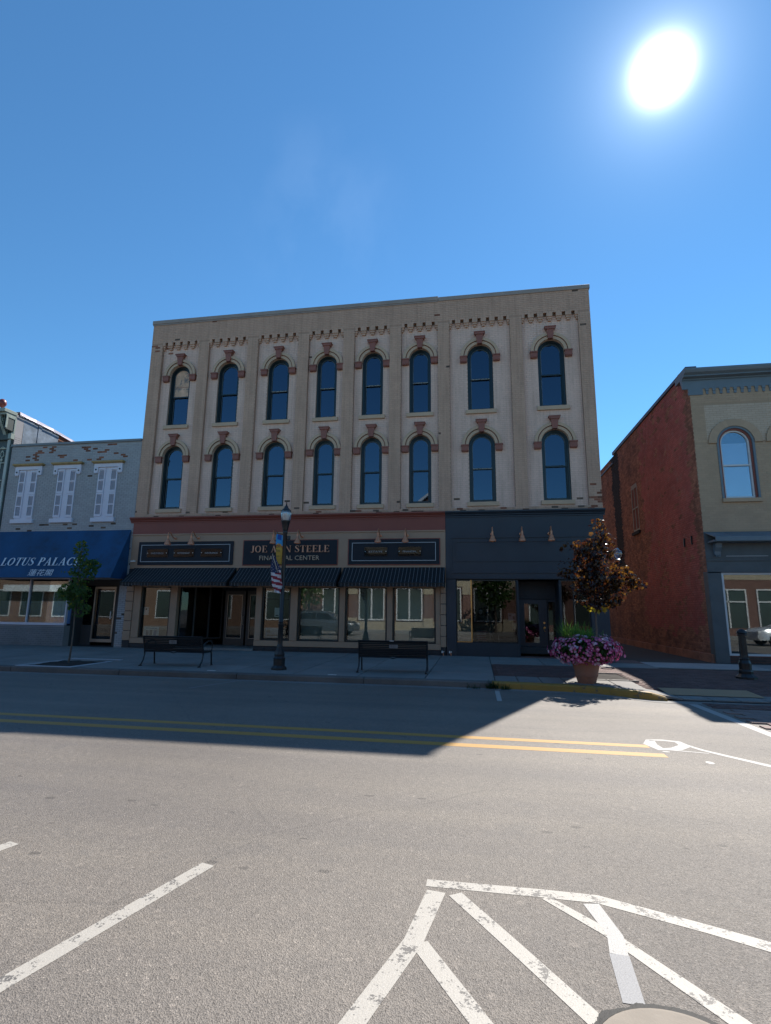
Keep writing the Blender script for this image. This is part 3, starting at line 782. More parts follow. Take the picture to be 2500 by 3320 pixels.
def arched(w, h, parts):
    """local coords: x centred, z from 0 (sill) ; y = 0 is the panel face"""
    k = (w, h)
    if k in CACHE: return CACHE[k]
    r = w/2; zs = h-r; D = {}
    t = MB(); fw = .085                                   # frame: outer casing + sashes
    def casing(x0, x1, y0, y1, off):                      # arched band from r-off to r-off-bw
        pass
    yo, yi = .10, .17
    for (ro, ri, y0, y1) in ((r-.004, r-.065, .085, .26), (r-.065, r-.10, .135, .26)):
        ring(t, ri, ro, zs, y0, y1, stilt=0)
        for sx in (-1, 1):
            a, b = sorted((sx*ri, sx*ro)); t.box(a, b, y0, y1, .05, zs)
    t.box(-r+.004, r-.004, .085, .26, .002, .05)
    # upper sash (outer), lower sash (inner)
    ro, ri = r-.10, r-.135; mid = h*.48
    ring(t, ri, ro, zs, .16, .21, stilt=0)
    for sx in (-1, 1):
        a, b = sorted((sx*ri, sx*ro)); t.box(a, b, .16, .21, mid+.05, zs); t.box(a, b, .205, .25, .05, mid)
    t.box(-ro, ro, .158, .212, mid, mid+.05); t.box(-ri, ri, .205, .25, .05, .12)
    ring(t, ri-.001, ri+.010, zs, .1565, .160, 1, 0, 20); t.box(-ri-.010, -ri+.002, .1565, .160, mid+.05, zs, 1); t.box(-ri-.010, -ri+.002, .2015, .205, .12, mid, 1)  # pale strips paint a thin highlight along the sash's left side and arch
    D['window'] = t.mesh('window', [m_green, m_sash_highlight])
    t = MB(); t.prism(arch_poly(0, 2*ri, mid+.05, h-(r-ri)), lambda u, v, d: (u, .185-d, v), 0, .004); D['pane_up'] = t.mesh('pane', [g_up])
    t = MB(); t.box(-ri, ri, .228, .232, .12, mid); D['pane_lo'] = t.mesh('pane', [g_up])
    t = MB(); t.box(-r-.09, r+.13-.04, -.075, .09, -.15, -.003); D['sill'] = t.mesh('sill', [m_tan_trim])
    # hood mould: two tan rolls with a red groove
    t = MB(); a0 = r+.005
    ring(t, a0, a0+.10, zs, -.07, 0, 0, .0); ring(t, a0+.10, a0+.130, zs, -.03, 0, 1, .0); ring(t, a0+.130, a0+.235, zs, -.10, 0, 0, .0)
    D['arch_molding'] = t.mesh('arch_molding', [m_tan_trim, m_red_trim])
    t = MB(); t.box(-.125, .125, -.12, 0, -.22, -.05); t.box(-.14, .14, -.14, 0, -.048, -.002)
    t.box(-.115, .115, -.10, 0, -.25, -.222)
    D['impost'] = t.mesh('impost', [m_red_trim])
    t = MB()
    t.prism([(-.085, -.02), (.085, -.02), (.13, .33), (-.13, .33)], lambda u, v, d: (u, -d, v), 0, .15)
    t.prism([(-.155, .33), (.155, .33), (.195, .41), (-.195, .41)], lambda u, v, d: (u, -d, v), 0, .18)
    t.box(-.205, .205, -.195, 0, .41, .44)
    D['keystone'] = t.mesh('keystone', [m_red_trim])
    CACHE[k] = D; return D
peels = {(3, 0), (4, 0), (5, 0), (6, 0), (6, 1), (2, 0)}
for i, (c, w) in enumerate(WIN):
    for row, (z0, z1) in enumerate((ZU, ZL)):
        h = z1-z0; D = arched(w, h, None); o = (c, .13, z0); r = w/2
        wn = part('window', D['window'], None, mainb, o, label='window with flaking white meeting rail' if (i, row) in peels else ('window with its arched top boarded up in plywood' if (i, row) == (0, 0) else None))
        if (i, row) == (0, 0):
            bm = D['pane_up'].copy(); bm.materials.clear(); bm.materials.append(m_ply)
            part('board', bm, None, wn, o)
            part('plank_joint', MB().box(-r+.14, r-.14, .176, .180, 1.68, 1.695), m_red_trim, wn, o)
        else: part('pane', D['pane_up'], None, wn, o)
        part('pane', D['pane_lo'], None, wn, o)
        part('sill', D['sill'], None, wn, o, bevel=.006); part('arch_molding', D['arch_molding'], None, wn, o)
        zs = z0+h-r
        for sx in (-1, 1): part('impost', D['impost'], None, wn, (c+sx*(r+.115+.02), .13, zs))
        part('keystone', D['keystone'], None, wn, (c, .13, z1+.01))
        if (i, row) in peels: part('flaked_rail', MB().box(-r+.12, r-.12, .150, .157, h*.48+.002, h*.48+.036), m_peel, wn, o)

# cornice and fascias
def profile(mb, x0, x1, prof, m=0):
    """prof: list of (y,z) front outline, closed back to y=.0"""
    for a, b in zip(prof, prof[1:]): mb.face([(x0, *a), (x1, *a), (x1, *b), (x0, *b)], m)
    for x in (x0, x1): mb.face([(x, *p) for p in prof], m)
CP = [(.005, 4.86), (-.03, 4.86), (-.03, 4.90), (-.07, 4.93), (-.07, 4.955), (-.10, 4.975), (-.14, 5.02), (-.155, 5.025), (-.155, 5.07), (-.0, 5.085)]
mb = MB(); profile(mb, -13.17, -1.052, CP); wpart('cornice', mb, m_redband, mainb, label='brick red cornice strip')
mb = MB(); profile(mb, -1.048, 4.24, CP); wpart('cornice', mb, m_slate, mainb, label='dark slate cornice strip')
mb = MB().box(-13.06, -1.052, -.012, .34, 4.43, 4.858); wpart('fascia', mb, m_redband, mainb, label='plain brick red band')
mb = MB()
mb.box(-13.06, -1.052, .0, .3, 3.12, 4.428); mb.box(-13.06, -1.052, -.035, .0, 4.385, 4.427)
mb.box(-13.06, -1.052, .02, .3, 2.42, 3.118)
wpart('beige_fascia', mb, m_beige, mainb)
# beige storefront: piers, posts and windows
def quoins(x0, x1, zb, zt):
    z = zb; h = (zt-zb)/6
    for k in range(6):
        wpart('pier_block', MB().box(x0, x1, -.055, .2, zb+k*h+.008, zb+(k+1)*h-.008), m_beige, mainb, bevel=.012)
    wpart('pier_core', MB().box(x0+.015, x1-.015, -.035, .19, .12, 3.1), m_base, mainb)
quoins(-13.06, -12.76, .45, 2.6); quoins(-1.235, -1.055, .45, 2.6)
for (a, b) in ((-12.755, -12.46), (-11.25, -10.98), (-7.88, -7.66), (-6.57, -6.31), (-4.77, -4.575), (-3.08, -2.89), (-1.40, -1.238)):
    wpart('post', MB().box(a, b, -.02, .18, .56, 2.6), m_beige, mainb, bevel=.008)
for (a, b) in ((-12.755, -10.98), (-7.88, -1.238)):
    wpart('stall_riser', MB().box(a, b, -.045, .22, .36, .555), m_beige, mainb, bevel=.01)
    t = MB()
    x = a
    while x < b-.02:
        e = min(b, x+.42)
        for q, (z0, z1) in enumerate(((.1, .225), (.232, .352))): t.box(x+.003, e-.003, -.02+random.uniform(-.004, .004), .2, z0, z1)
        x = e
    wpart('base_stonework', t, m_base, mainb)
wpart('base_stonework', MB().box(-13.06, -12.757, -.03, .2, .1, .445), m_base, mainb)
wpart('step', MB().box(-10.97, -7.89, -.06, 1.75, .12, .255), m_conc, mainb, bevel=.01)
wpart('shop_ceiling', MB().box(-12.8, 3.85, .35, 2.6, 2.95, 3.0), m_inside, mainb)
t = MB(); t.box(-12.8, -11.0, .22, 2.6, .3, .5); t.box(-7.86, 3.85, .25, 6, .3, .5); t.box(-12.8, 3.85, 6, 6.1, .2, 4.7); t.box(-7.85, -7.75, .2, 6, .2, 3); t.box(-1.15, -1.05, .2, 6, .2, 3)
wpart('shop_interior', t, m_inside, mainb)
def shopwin(a, b, z0, z1, g, lab=None, y=.12):
    t = MB(); f = .05
    t.box(a, a+f, .03, .17, z0, z1); t.box(b-f, b, .03, .17, z0, z1); t.box(a+f, b-f, .03, .17, z0, z0+.04); t.box(a+f, b-f, .03, .17, z1-.04, z1)
    w = wpart('shop_window', t, m_gasket, mainb, label=lab)
    wpart('pane', MB().box(a+f, b-f, y-.003, y+.003, z0+.04, z1-.04), g, w); return w
wa = shopwin(-12.455, -11.255, .56, 2.44, g_shop, 'shop window with a white notice and a poster standing inside')
wb = shopwin(-7.655, -6.575, .56, 2.44, g_shop)
wpart('transom_pane', MB().box(-7.6, -6.63, .118-.006, .118-.003, 2.0, 2.02), m_gasket, wb)
for (a, b) in ((-6.305, -4.775), (-4.57, -3.085), (-2.885, -1.405)):
    w = shopwin(a, b, .56, 2.44, g_film, 'shop window with a drawn grey green shade')
    wpart('roller_shade', MB().box(a+.06, b-.06, .30, .31, .6, 2.42), m_shade, w)
# recessed entrance of the beige shop
t = MB()
def glazed(x0, y0, x1, y1, z0, z1, posts, mat, name='side_window'):
    d = Vector((x1-x0, y1-y0, 0)); L = d.length; d.normalize(); n = Vector((-d.y, d.x, 0))
    def bx(mb, u0, u1, w0, w1, za, zb):
        P = [Vector((x0, y0, 0))+d*u+n*w for w in (w0, w1) for u in (u0, u1)]
        i = len(mb.v)
        for z in (za, zb):
            for p in P: mb.v.append((p.x, p.y, z))
        for f in ((0, 2, 3, 1), (4, 5, 7, 6), (0, 1, 5, 4), (2, 6, 7, 3), (0, 4, 6, 2), (1, 3, 7, 5)): mb.f.append(tuple(i+k for k in f)); mb.mi.append(0)
    m = MB(); us = [0]+[L*p for p in posts]+[L]
    for u in us: bx(m, max(0, u-.03), min(L, u+.03), -.03, .03, z0, z1)
    bx(m, .03, L-.03, -.03, .03, z0, z0+.05); bx(m, .03, L-.03, -.03, .03, z1-.05, z1)
    o = wpart(name, m, mat, mainb)
    for a, b in zip(us, us[1:]):
        g = MB(); bx(g, a+.03, b-.03, -.003, .003, z0+.05, z1-.05); wpart('pane', g, g_door, o)
    return o
glazed(-10.96, .2, -9.98, 1.62, .5, 2.9, [.33, .68], m_insidefloor if False else paint('dull bronze frame', (.05, .045, .04), .5, .1, 3, 0))
glazed(-7.9, .2, -8.05, 1.62, .5, 2.9, [.5], MATS['dull bronze frame'])
wpart('entry_base', MB().box(-10.97, -9.9, .2, 1.7, .25, .5), m_base, mainb) if False else None
for x in (-9.86, -8.93):
    w = .86; t = MB(); t.box(x, x+.12, 1.6, 1.65, .26, 2.35); t.box(x+w-.12, x+w, 1.6, 1.65, .26, 2.35); t.box(x+.12, x+w-.12, 1.6, 1.65, .26, .52); t.box(x+.12, x+w-.12, 1.6, 1.65, 2.2, 2.35)
    d = wpart('door', t, MATS['dull bronze frame'], mainb, bevel=.004)
    wpart('pane', MB().box(x+.12, x+w-.12, 1.622, 1.628, .52, 2.2), g_door, d)
    wpart('glazing_bead', MB().box(x+.118, x+.135, 1.59, 1.599, .52, 2.2).box(x+w-.135, x+w-.118, 1.59, 1.599, .52, 2.2).box(x+.135, x+w-.135, 1.59, 1.599, .52, .54).box(x+.135, x+w-.135, 1.59, 1.599, 2.18, 2.2), m_alu, d)
    wpart('handle', MB().tube([(x+w-.06, 1.6, 1.05), (x+w-.06, 1.54, 1.05), (x+w-.06, 1.54, 1.35), (x+w-.06, 1.6, 1.35)], .012), m_alu, d)
wpart('entry_panel', MB().box(-10.0, -7.9, 1.60, 1.64, 2.37, 2.95), m_inside, mainb)

# dark storefront
t = MB()
t.box(-1.045, 4.19, .0, .3, 2.72, 4.858)
wpart('dark_fascia', t, m_slate, mainb)
t = MB()
for (x0, x1, z0, z1) in ((-.86, 4.02, 4.13, 4.165), (-.86, 4.02, 2.93, 2.965), (-.86, -.825, 2.965, 4.13), (3.985, 4.02, 2.965, 4.13)): t.box(x0, x1, -.03, -.0005, z0, z1)
for (x0, x1, z0, z1) in ((-.72, 3.88, 3.995, 4.02), (-.72, 3.88, 3.32, 3.345), (-.72, -.695, 3.345, 3.995), (3.855, 3.88, 3.345, 3.995)): t.box(x0, x1, -.022, -.0005, z0, z1)
t.box(-1.045, 4.19, -.045, -.0005, 2.74, 2.775)
wpart('panel_molding', t, m_slate, mainb)
for a, b in ((-1.045, -.71), (3.62, 4.19)):
    wpart('dark_pier', MB().box(a, b, -.03, .3, .12, 2.718), m_slate, mainb, bevel=.01)
t = MB().box(-.708, 1.30, -.0, .22, .1, .63); wpart('dark_bulkhead', t, m_slate2, mainb)
t = MB().box(2.72, 3.618, -.0, .22, .1, .63); wpart('dark_bulkhead', t, m_slate2, mainb)
t = MB().box(1.302, 1.36, .0, .9, .1, 2.7).box(2.66, 2.718, .0, .9, .1, 2.7).box(1.36, 2.66, .9, .96, 2.1, 2.7)
wpart('door_surround', t, m_slate2, mainb)
# windows of the dark shop
w = wpart('shop_window', MB().box(-.70, -.675, .04, .1, .64, 2.7).box(-.675, 1.29, .04, .1, .64, .665).box(1.27, 1.295, .03, .12, .665, 2.7).box(-.675, 1.27, .04, .1, 2.67, 2.7), m_gasket, mainb, label='wide dark shop window with a brass bead')
wpart('pane', MB().box(-.675, -.22, .066, .072, .665, 2.67), g_film, w); wpart('pane', MB().box(-.18, 1.27, .066, .072, .665, 2.67), g_door, w)
wpart('brass_mullion', MB().box(-.218, -.182, .02, .1, .64, 2.7).box(-.69, -.22, .02, .038, .635, .66), m_goldmetal, w)
wpart('display_screen', MB().box(-.70, -.19, .5, .52, .65, 2.7), m_inside, w)
w = wpart('shop_window', MB().box(2.72, 2.75, .04, .1, .64, 2.7).box(3.58, 3.61, .04, .1, .64, 2.7).box(2.75, 3.58, .04, .1, .64, .665).box(2.75, 3.58, .04, .1, 2.67, 2.7).box(3.1, 3.13, .04, .1, .665, 2.67), m_gasket, mainb)
wpart('pane', MB().box(2.75, 3.1, .066, .072, .665, 2.67), g_door, w); wpart('pane', MB().box(3.13, 3.58, .066, .072, .665, 2.67), g_door, w)
t = MB(); x0, x1 = 1.38, 2.36
t.box(x0, 1.60, .86, .9, .22, 2.08); t.box(2.07, x1, .86, .9, .22, 2.08); t.box(1.60, 2.07, .86, .9, .22, .62); t.box(1.60, 2.07, .86, .9, 1.93, 2.08)
d = wpart('door', t, m_slate, mainb, label='dark panel door with a tall glass and brass hardware')
wpart('pane', MB().box(1.60, 2.07, .876, .882, .62, 1.93), g_shop, d)
wpart('handle', MB().lathe([(.0, 0), (.035, .0), (.035, .012), (0, .014)], (2.25, .84, 1.29), 12, axis='y').lathe([(0, 0), (.03, 0), (.03, .012), (0, .014)], (2.25, .84, 1.13), 12, axis='y').tube([(2.25, .85, 1.17), (2.25, .80, 1.17), (2.2, .79, 1.12), (2.25, .80, 1.0)], .01), m_goldmetal, d)
wpart('sidelight_frame', MB().box(2.38, 2.40, .85, .9, .22, 2.08).box(2.63, 2.655, .85, .9, .22, 2.08).box(2.40, 2.63, .85, .9, .22, .72).box(2.4, 2.63, .85, .9, 2.0, 2.08), m_slate, mainb)
wpart('sidelight_pane', MB().box(2.40, 2.63, .872, .878, .72, 2.0), g_shop, mainb)
wpart('door_threshold', MB().box(1.36, 2.66, -.1, .9, .12, .21), m_paver, mainb)
# notices in the windows
def sheet(x, z, w, h, y, lab, blocks=(), base=(.55, .6, .62), lean=0):
    o = wpart_thing('paper_notice', MB().box(x, x+w, y, y+.004, z, z+h), plain('paper %.2f %.2f' % (base[0], base[2]), base, .7)); tag(o, lab, 'notice')
    for i, (a, b, c, d, col) in enumerate(blocks):
        wpart('printed_block', MB().box(x+a*w, x+b*w, y-.003, y-.001, z+c*h, z+d*h), plain('ink %.2f %.2f %.2f' % col, col, .7), o)
    return o
def wpart_thing(name, mb, mat, **k):
    c = Vector((sum(v[0] for v in mb.v)/len(mb.v), sum(v[1] for v in mb.v)/len(mb.v), min(v[2] for v in mb.v)))
    mb.v = [(x-c.x, y-c.y, z-c.z) for x, y, z in mb.v]; return part(name, mb, mat, None, tuple(c), **k)
DK = (.06, .07, .08)
sheet(-12.40, 1.38, .21, .30, .15, 'white paper notice taped inside the leftmost beige shop window', ((.35, .65, .6, .85, (.02, .12, .16)),))
sheet(-12.36, .62, .62, .33, .2, 'pale blue poster with arched pictures standing at the foot of the leftmost beige shop window', ((.12, .85, .78, .92, (.05, .15, .25)), (.16, .34, .05, .6, (.03, .08, .14)), (.40, .58, .05, .66, (.04, .07, .07)), (.66, .86, .05, .66, (.02, .12, .28))), (.42, .50, .55))
sheet(-7.55, .64, .62, .36, .2, 'blue handwritten poster at the foot of the narrow window left of the lamp post', ((.08, .3, .5, .8, DK), (.4, .9, .2, .3, DK), (.1, .5, .15, .3, DK)), (.12, .20, .30))
sheet(-7.22, 1.38, .2, .32, .16, 'white sheet halfway up the narrow window beside the lamp post', ((.2, .8, .1, .2, DK),))
sheet(1.0, 1.36, .25, .24, .1, 'white business hours sheet in the dark shop window', ((.1, .4, .6, .8, DK), (.6, .85, .2, .6, DK)))
sheet(1.12, 1.06, .15, .25, .1, 'grey flyer below the business hours sheet in the dark shop window', (), (.25, .28, .32))
# books, board and skull in the dark window
bs = thing('book_stack', 'leaning stack of magazines and books inside the dark shop window', 'books', (.1, .45, .5))
z = .66
for k in range(11):
    c = random.choice([(.3, .33, .36), (.10, .13, .16), (.4, .4, .38), (.06, .08, .12), (.3, .05, .07)])
    x = -.05+random.uniform(-.02, .03); h = random.uniform(.02, .045)
    wpart('book', MB().box(x, x+.32+random.uniform(-.03, .04), .3, .52, z, z+h-.002), plain('book %.2f %.2f' % (c[0], c[2]), c, .6), bs); z += h
t = MB(); t.prism([(.0, 1.53), (.42, 1.50), (.66, 1.28), (.27, 1.30)], front(.35), -.01, .01)
o = wpart_thing('tilted_board', t, plain('dull olive board', (.10, .095, .075), .8)); tag(o, 'tilted drab board hanging above the book stack in the dark window', 'board')
sk = thing('skull', 'small white decorative skull above the tilted board in the dark window', 'skull', (.1, .35, 1.56))
t = MB().lathe([(0, .16), (.03, .155), (.055, .13), (.064, .10), (.06, .07), (.045, .05), (.035, .0), (.02, -.005)], (.1, .35, 1.56), 16)
wpart('cranium', t, plain('bone', (.5, .5, .46), .6), sk, smooth=True)
wpart('eye_sockets', MB().lathe([(0, -.008), (.016, -.006), (.016, 0)], (.075, .292, 1.65), 10, axis='y').lathe([(0, -.008), (.016, -.006), (.016, 0)], (.125, .292, 1.65), 10, axis='y').box(.092, .108, .288, .30, 1.605, 1.625), m_black, sk)
st = thing('easel', 'pale folding easel leaning beside the books in the dark window', 'easel', (.45, .45, .5))
wpart('leg', MB().tube([(.42, .45, .5), (.40, .45, 1.12)], .018).tube([(.40, .45, 1.0), (.62, .5, .52)], .016), plain('worn wood', (.3, .3, .27), .7), st)
wpart('leg', MB().tube([(.70, .42, .52), (.68, .42, .86)], .008), m_white, st)

# sign boards
def signboard(x0, x1, lab, plaques, border=True, red=False):
    o = thing('sign_board', lab, 'sign', ((x0+x1)/2, -.02, 3.24))
    wpart('board', MB().box(x0, x1, -.045, -.002, 3.24, 4.12), m_signnavy, o, bevel=.004)
    if red:
        t = MB(); g = .03
        t.box(x0-g, x1+g, -.03, -.003, 4.12, 4.12+g).box(x0-g, x1+g, -.03, -.003, 3.24-g, 3.24).box(x0-g, x0, -.03, -.003, 3.24, 4.12).box(x1, x1+g, -.03, -.003, 3.24, 4.12)
        wpart('frame', t, m_redband, o)
    if border:
        a, b, c, d = x0+.12, x1-.12, 3.355, 4.005; t = MB(); w = .022
        t.box(a, b, -.062, -.0455, d-w, d).box(a, b, -.062, -.0455, c, c+w).box(a, a+w, -.062, -.0455, c+w, d-w).box(b-w, b, -.062, -.0455, c+w, d-w)
        wpart('border', t, m_signline, o)
    for (a, b, txt) in plaques:
        p = wpart('plaque', MB().box(a, b, -.075, -.068, 3.535, 3.84), m_plaque, o, label='mirrored plaque reading '+txt)
        wpart('plaque_backing', MB().box(a, b, -.067, -.0455, 3.535, 3.84), plain('smoky plaque backing', (.06, .058, .06), .3), p)
        sans(txt, .085, p, upright(a+.2*(b-a), -.080, 3.65), m_signline, width=(b-a)*.6)
        for x in (a+.035, b-.035): wpart('stud', MB().lathe([(.014, 0), (.014, -.02), (0, -.024)], (x, -.076, 3.687), 10, axis='y'), m_white, p)
    return o
signboard(-12.73, -8.87, 'dark framed sign board with three mirrored plaques, leftmost over the striped awnings', ((-12.34, -11.49, 'INVESTMENTS'), (-11.24, -10.42, 'RETIREMENT'), (-10.14, -9.29, 'INSURANCE')))
s2 = signboard(-8.46, -4.91, 'dark sign board with copper letters JOE ANN STEELE over FINANCIAL CENTER', (), border=False, red=True)
t = serif('JOE ANN STEELE', front(-.046), -8.165, -5.18, 3.685, .245, 0, .03); wpart('lettering', t, m_gold, s2, recalc=False)
sans('FINANCIAL CENTER', .235, s2, upright(-7.82, -.058, 3.40), paint('pale gold lettering', (.50, .36, .24), .5, .05, 3, 0), width=2.27, ext=.008, spacing=1.05)
signboard(-4.48, -1.26, 'dark framed sign board with two mirrored plaques, reading ESTATE and FINANCIAL', ((-3.9, -3.09, 'ESTATE'), (-2.69, -1.89, 'FINANCIAL')), red=True)

# striped awnings
def stripes():
    t = NT('navy canvas with pale stripes'); g = t.n('NewGeometry'); sx = t.n('SeparateXYZ'); t.l(g.outputs['Position'], sx.inputs[0])
    f = t.math('FRACT', t.math('MULTIPLY', t.math('ADD', sx.outputs[0], 30.02), 1/.128))
    a = t.math('GREATER_THAN', f, .90)
    v = t.pos(); c = t.mix(t.math('MULTIPLY', a, .8), t.mix(t.noise(v, 2), (.002, .003, .004), (.005, .006, .007)), (.22, .22, .22))
    t.l(c, t.p.inputs['Base Color']); t.p.inputs['Roughness'].default_value = .7; t.bump(t.noise(v, 3, 3), .4, .03); return t.m
m_stripe = stripes()
m_valance = paint('dusty black valance', (.02, .024, .026), .8, .5, 3, .2)
def awning(x0, x1, yf, lab, seed):
    o = thing('awning', lab, 'awning', ((x0+x1)/2, -.05, 2.45), 'striped awnings over the beige shop windows')
    t = MB(); n = int((x1-x0)/.25); zt, zf = 3.13, 2.56
    def P(u, v): return (lerp(x0, x1, u), lerp(-.02, yf, v), lerp(zt, zf, v)-.02*math.sin(PI*v)+.006*math.sin(u*9*(x1-x0)/4+seed)*math.sin(PI*v))
    for i in range(n):
        for j in range(5): t.face([P(i/n, j/5), P((i+1)/n, j/5), P((i+1)/n, (j+1)/5), P(i/n, (j+1)/5)])
    for x in (x0, x1): t.face([(x, -.02, zt), (x, yf, zf), (x, yf, zf-.02), (x, -.02, zf-.02)])
    wpart('canopy', t, m_stripe, o, recalc=False)
    t = MB(); k = int((x1-x0)/.19)
    for i in range(k):
        a, b = lerp(x0, x1, i/k), lerp(x0, x1, (i+1)/k); y = yf-.004*(i % 2); d = .12+.008*math.sin(i*1.7)
        t.face([(a, y, zf-.016), (b, y, zf-.016), (b-.004, y+.006, zf-d), ((a+b)/2, y+.006, zf-d-.012), (a+.004, y+.006, zf-d)])
    for x in (x0, x1): t.face([(x, -.02, zf-.021), (x, yf, zf-.021), (x, yf, zf-.13), (x, -.02, zf-.13)])
    wpart('valance', t, m_stripe, o, recalc=False)
    t = MB(); t.tube([(x0-.006, yf-.008, zf), (x1+.006, yf-.008, zf)], .011); wpart('front_bar', t, m_valance, o)
    t = MB()
    for x in (x0+.03, (x0+x1)/2, x1-.03): t.tube([(x, yf+.03, zf-.03), (x, -.01, zf-.05)], .010)
    wpart('support_arm', t, m_black, o)
awning(-12.84, -8.70, -.78, 'long striped navy awning at the left end, in front of the recessed entrance', 1)
awning(-8.60, -4.735, -.74, 'striped navy awning directly below the JOE ANN STEELE sign', 2)
awning(-4.645, -1.075, -.72, 'striped navy awning next to the dark shop front', 3)

# gooseneck lamps
def lamp0():
    o = thing('wall_lamp', 'lamp', 'wall lamp', (0, 0, 0), 'copper gooseneck lamps over the shop signs')
    part('rosette', MB().lathe([(.0, .0), (.055, .0), (.055, -.012), (.03, -.03), (0, -.032)], (0, 0, 0), 16, axis='y'), m_copper, o, smooth=True)
    pts = [(0, -.02, 0), (0, -.10, -.02), (0, -.20, .02), (0, -.30, .11), (0, -.38, .17), (0, -.45, .17), (0, -.49, .12), (0, -.50, .02)]
    part('arm', MB().tube(pts, .017, 8), m_copper, o, smooth=True)
    part('lamp_shade', MB().lathe([(.018, .03), (.034, .02), (.036, -.09), (.042, -.11), (.066, -.135), (.075, -.175), (.077, -.20), (.105, -.235), (.118, -.29), (.121, -.31), (.112, -.31), (.095, -.235), (.06, -.17)], (0, -.50, 0), 24, cap=False), m_copper, o, smooth=True)
    part('bulb', MB().lathe([(.0, -.27), (.03, -.25), (.038, -.22), (.02, -.18), (.0, -.17)], (0, -.50, 0), 10), m_white, o, smooth=True)
    return o
L0 = lamp0()
LL = [(-11.245, 'leftmost copper lamp over the board with three plaques'), (-10.307, 'second copper lamp over the board with three plaques'), (-7.15, 'copper lamp over the word JOE, just left of the lamp post banner'), (-6.237, 'copper lamp over the JOE ANN STEELE sign, right of the lamp post'),
      (-3.338, 'copper lamp over the ESTATE plaque'), (-2.391, 'copper lamp over the FINANCIAL plaque'), (.54, 'leftmost of the three copper lamps on the dark shop front'), (1.502, 'middle one of the three copper lamps on the dark shop front'), (2.429, 'rightmost of the three copper lamps on the dark shop front')]
for i, (x, lab) in enumerate(LL):
    o = L0 if i == 0 else copy_tree(L0)
    o.location = (x, -.015, 4.255); o['label'] = lab
# wall spigots
for x, lab in ((-1.16, 'white capped copper spigot at the right foot of the beige pier'), (-.91, 'white capped copper spigot at the foot of the dark shop pier')):
    o = thing('wall_spigot', lab, 'spigot', (x, -.1, .18))
    wpart('cap', MB().box(x-.045, x-.005, -.16, -.1, .28, .345).box(x+.012, x+.04, -.15, -.1, .30, .335), m_white, o)
    wpart('pipe', MB().tube([(x, -.03, .30), (x, -.13, .30), (x+.012, -.14, .28), (x+.02, -.14, .17)], .014), m_copper, o)
o = thing('wall_box', 'small white box fixed low on the beige wall beside the left sign board', 'junction box', (-12.95, -.03, 3.36)); wpart('cover', MB().box(-13.01, -12.84, -.07, -.002, 3.36, 3.41), m_white, o, bevel=.005); wpart('conduit', MB().tube([(-12.9, -.02, 3.41), (-12.9, -.02, 3.44)], .01), m_white, o)
# ------------------------------------------------------------------ grey building on the left
lb = thing('grey_brick_shop', 'low grey painted brick shop with three pairs of closed white shutters above its awning', 'building', (-16, 0, .15))
FX = (-19.04, -13.07)
mb = MB(); mb.box(FX[0], FX[1], .008, .3, 2.7, 8.2, 0); mb.box(FX[0], FX[1]-.01, .3, 20, 7.4, 7.6, 1)
mb.box(FX[0], FX[1]-.01, 5, 5.1, .1, 7.4, 2); mb.box(FX[0], FX[1]-.01, .3, 5, 2.9, 3.0, 2); mb.box(FX[0], FX[1]-.01, 20, 20.2, .1, 8, 1)
mb.box(FX[0]-.0, FX[0]+.05, .31, 19.9, .1, 7.4, 2); mb.box(FX[1]-.06, FX[1]-.02, 1.0, 19.9, .1, 7.4, 2)
wpart('wall', mb, [m_lgreymort, m_roof, m_inside], lb)
SW = [(-18.04, -17.35), (-16.27, -15.55), (-14.43, -13.71)]
SH = [(-18.05, 1.0), (-16.25, 1.0), (-14.41, 1.02)]
ro = random.Random(11)
def ch_left(u, z, m):
    q = noise.noise(Vector((u*2.6+9, z*4.5, 1)))
    if 7.45 < z < 8.1 and -18.3 < u < -13.6 and q > .05 and ro.random() < .36: return 1
    if z < 4.85 and ro.random() < .08: return 2
    if ro.random() < .004: return 2
bricks(lb, [(FX[0], FX[1], 4.5, 8.18, 0, 0), (-13.40, -13.07, .14, 4.5, 0, 0)], FY, [m_lgrey, m_expo, m_dark_expo],
       lambda za, zb: [(c-.42, c+.42) for c, w in SH] if 5.14 < zb and za < 7.2 else [], ch_left, n=300, jit=.002, thick=.008)
wpart('coping', MB().box(FX[0]-.02, FX[1]-.0, -.05, .35, 8.2, 8.29), paint('grey metal coping', (.17, .18, .19), .5, .1, 2, .1), lb)
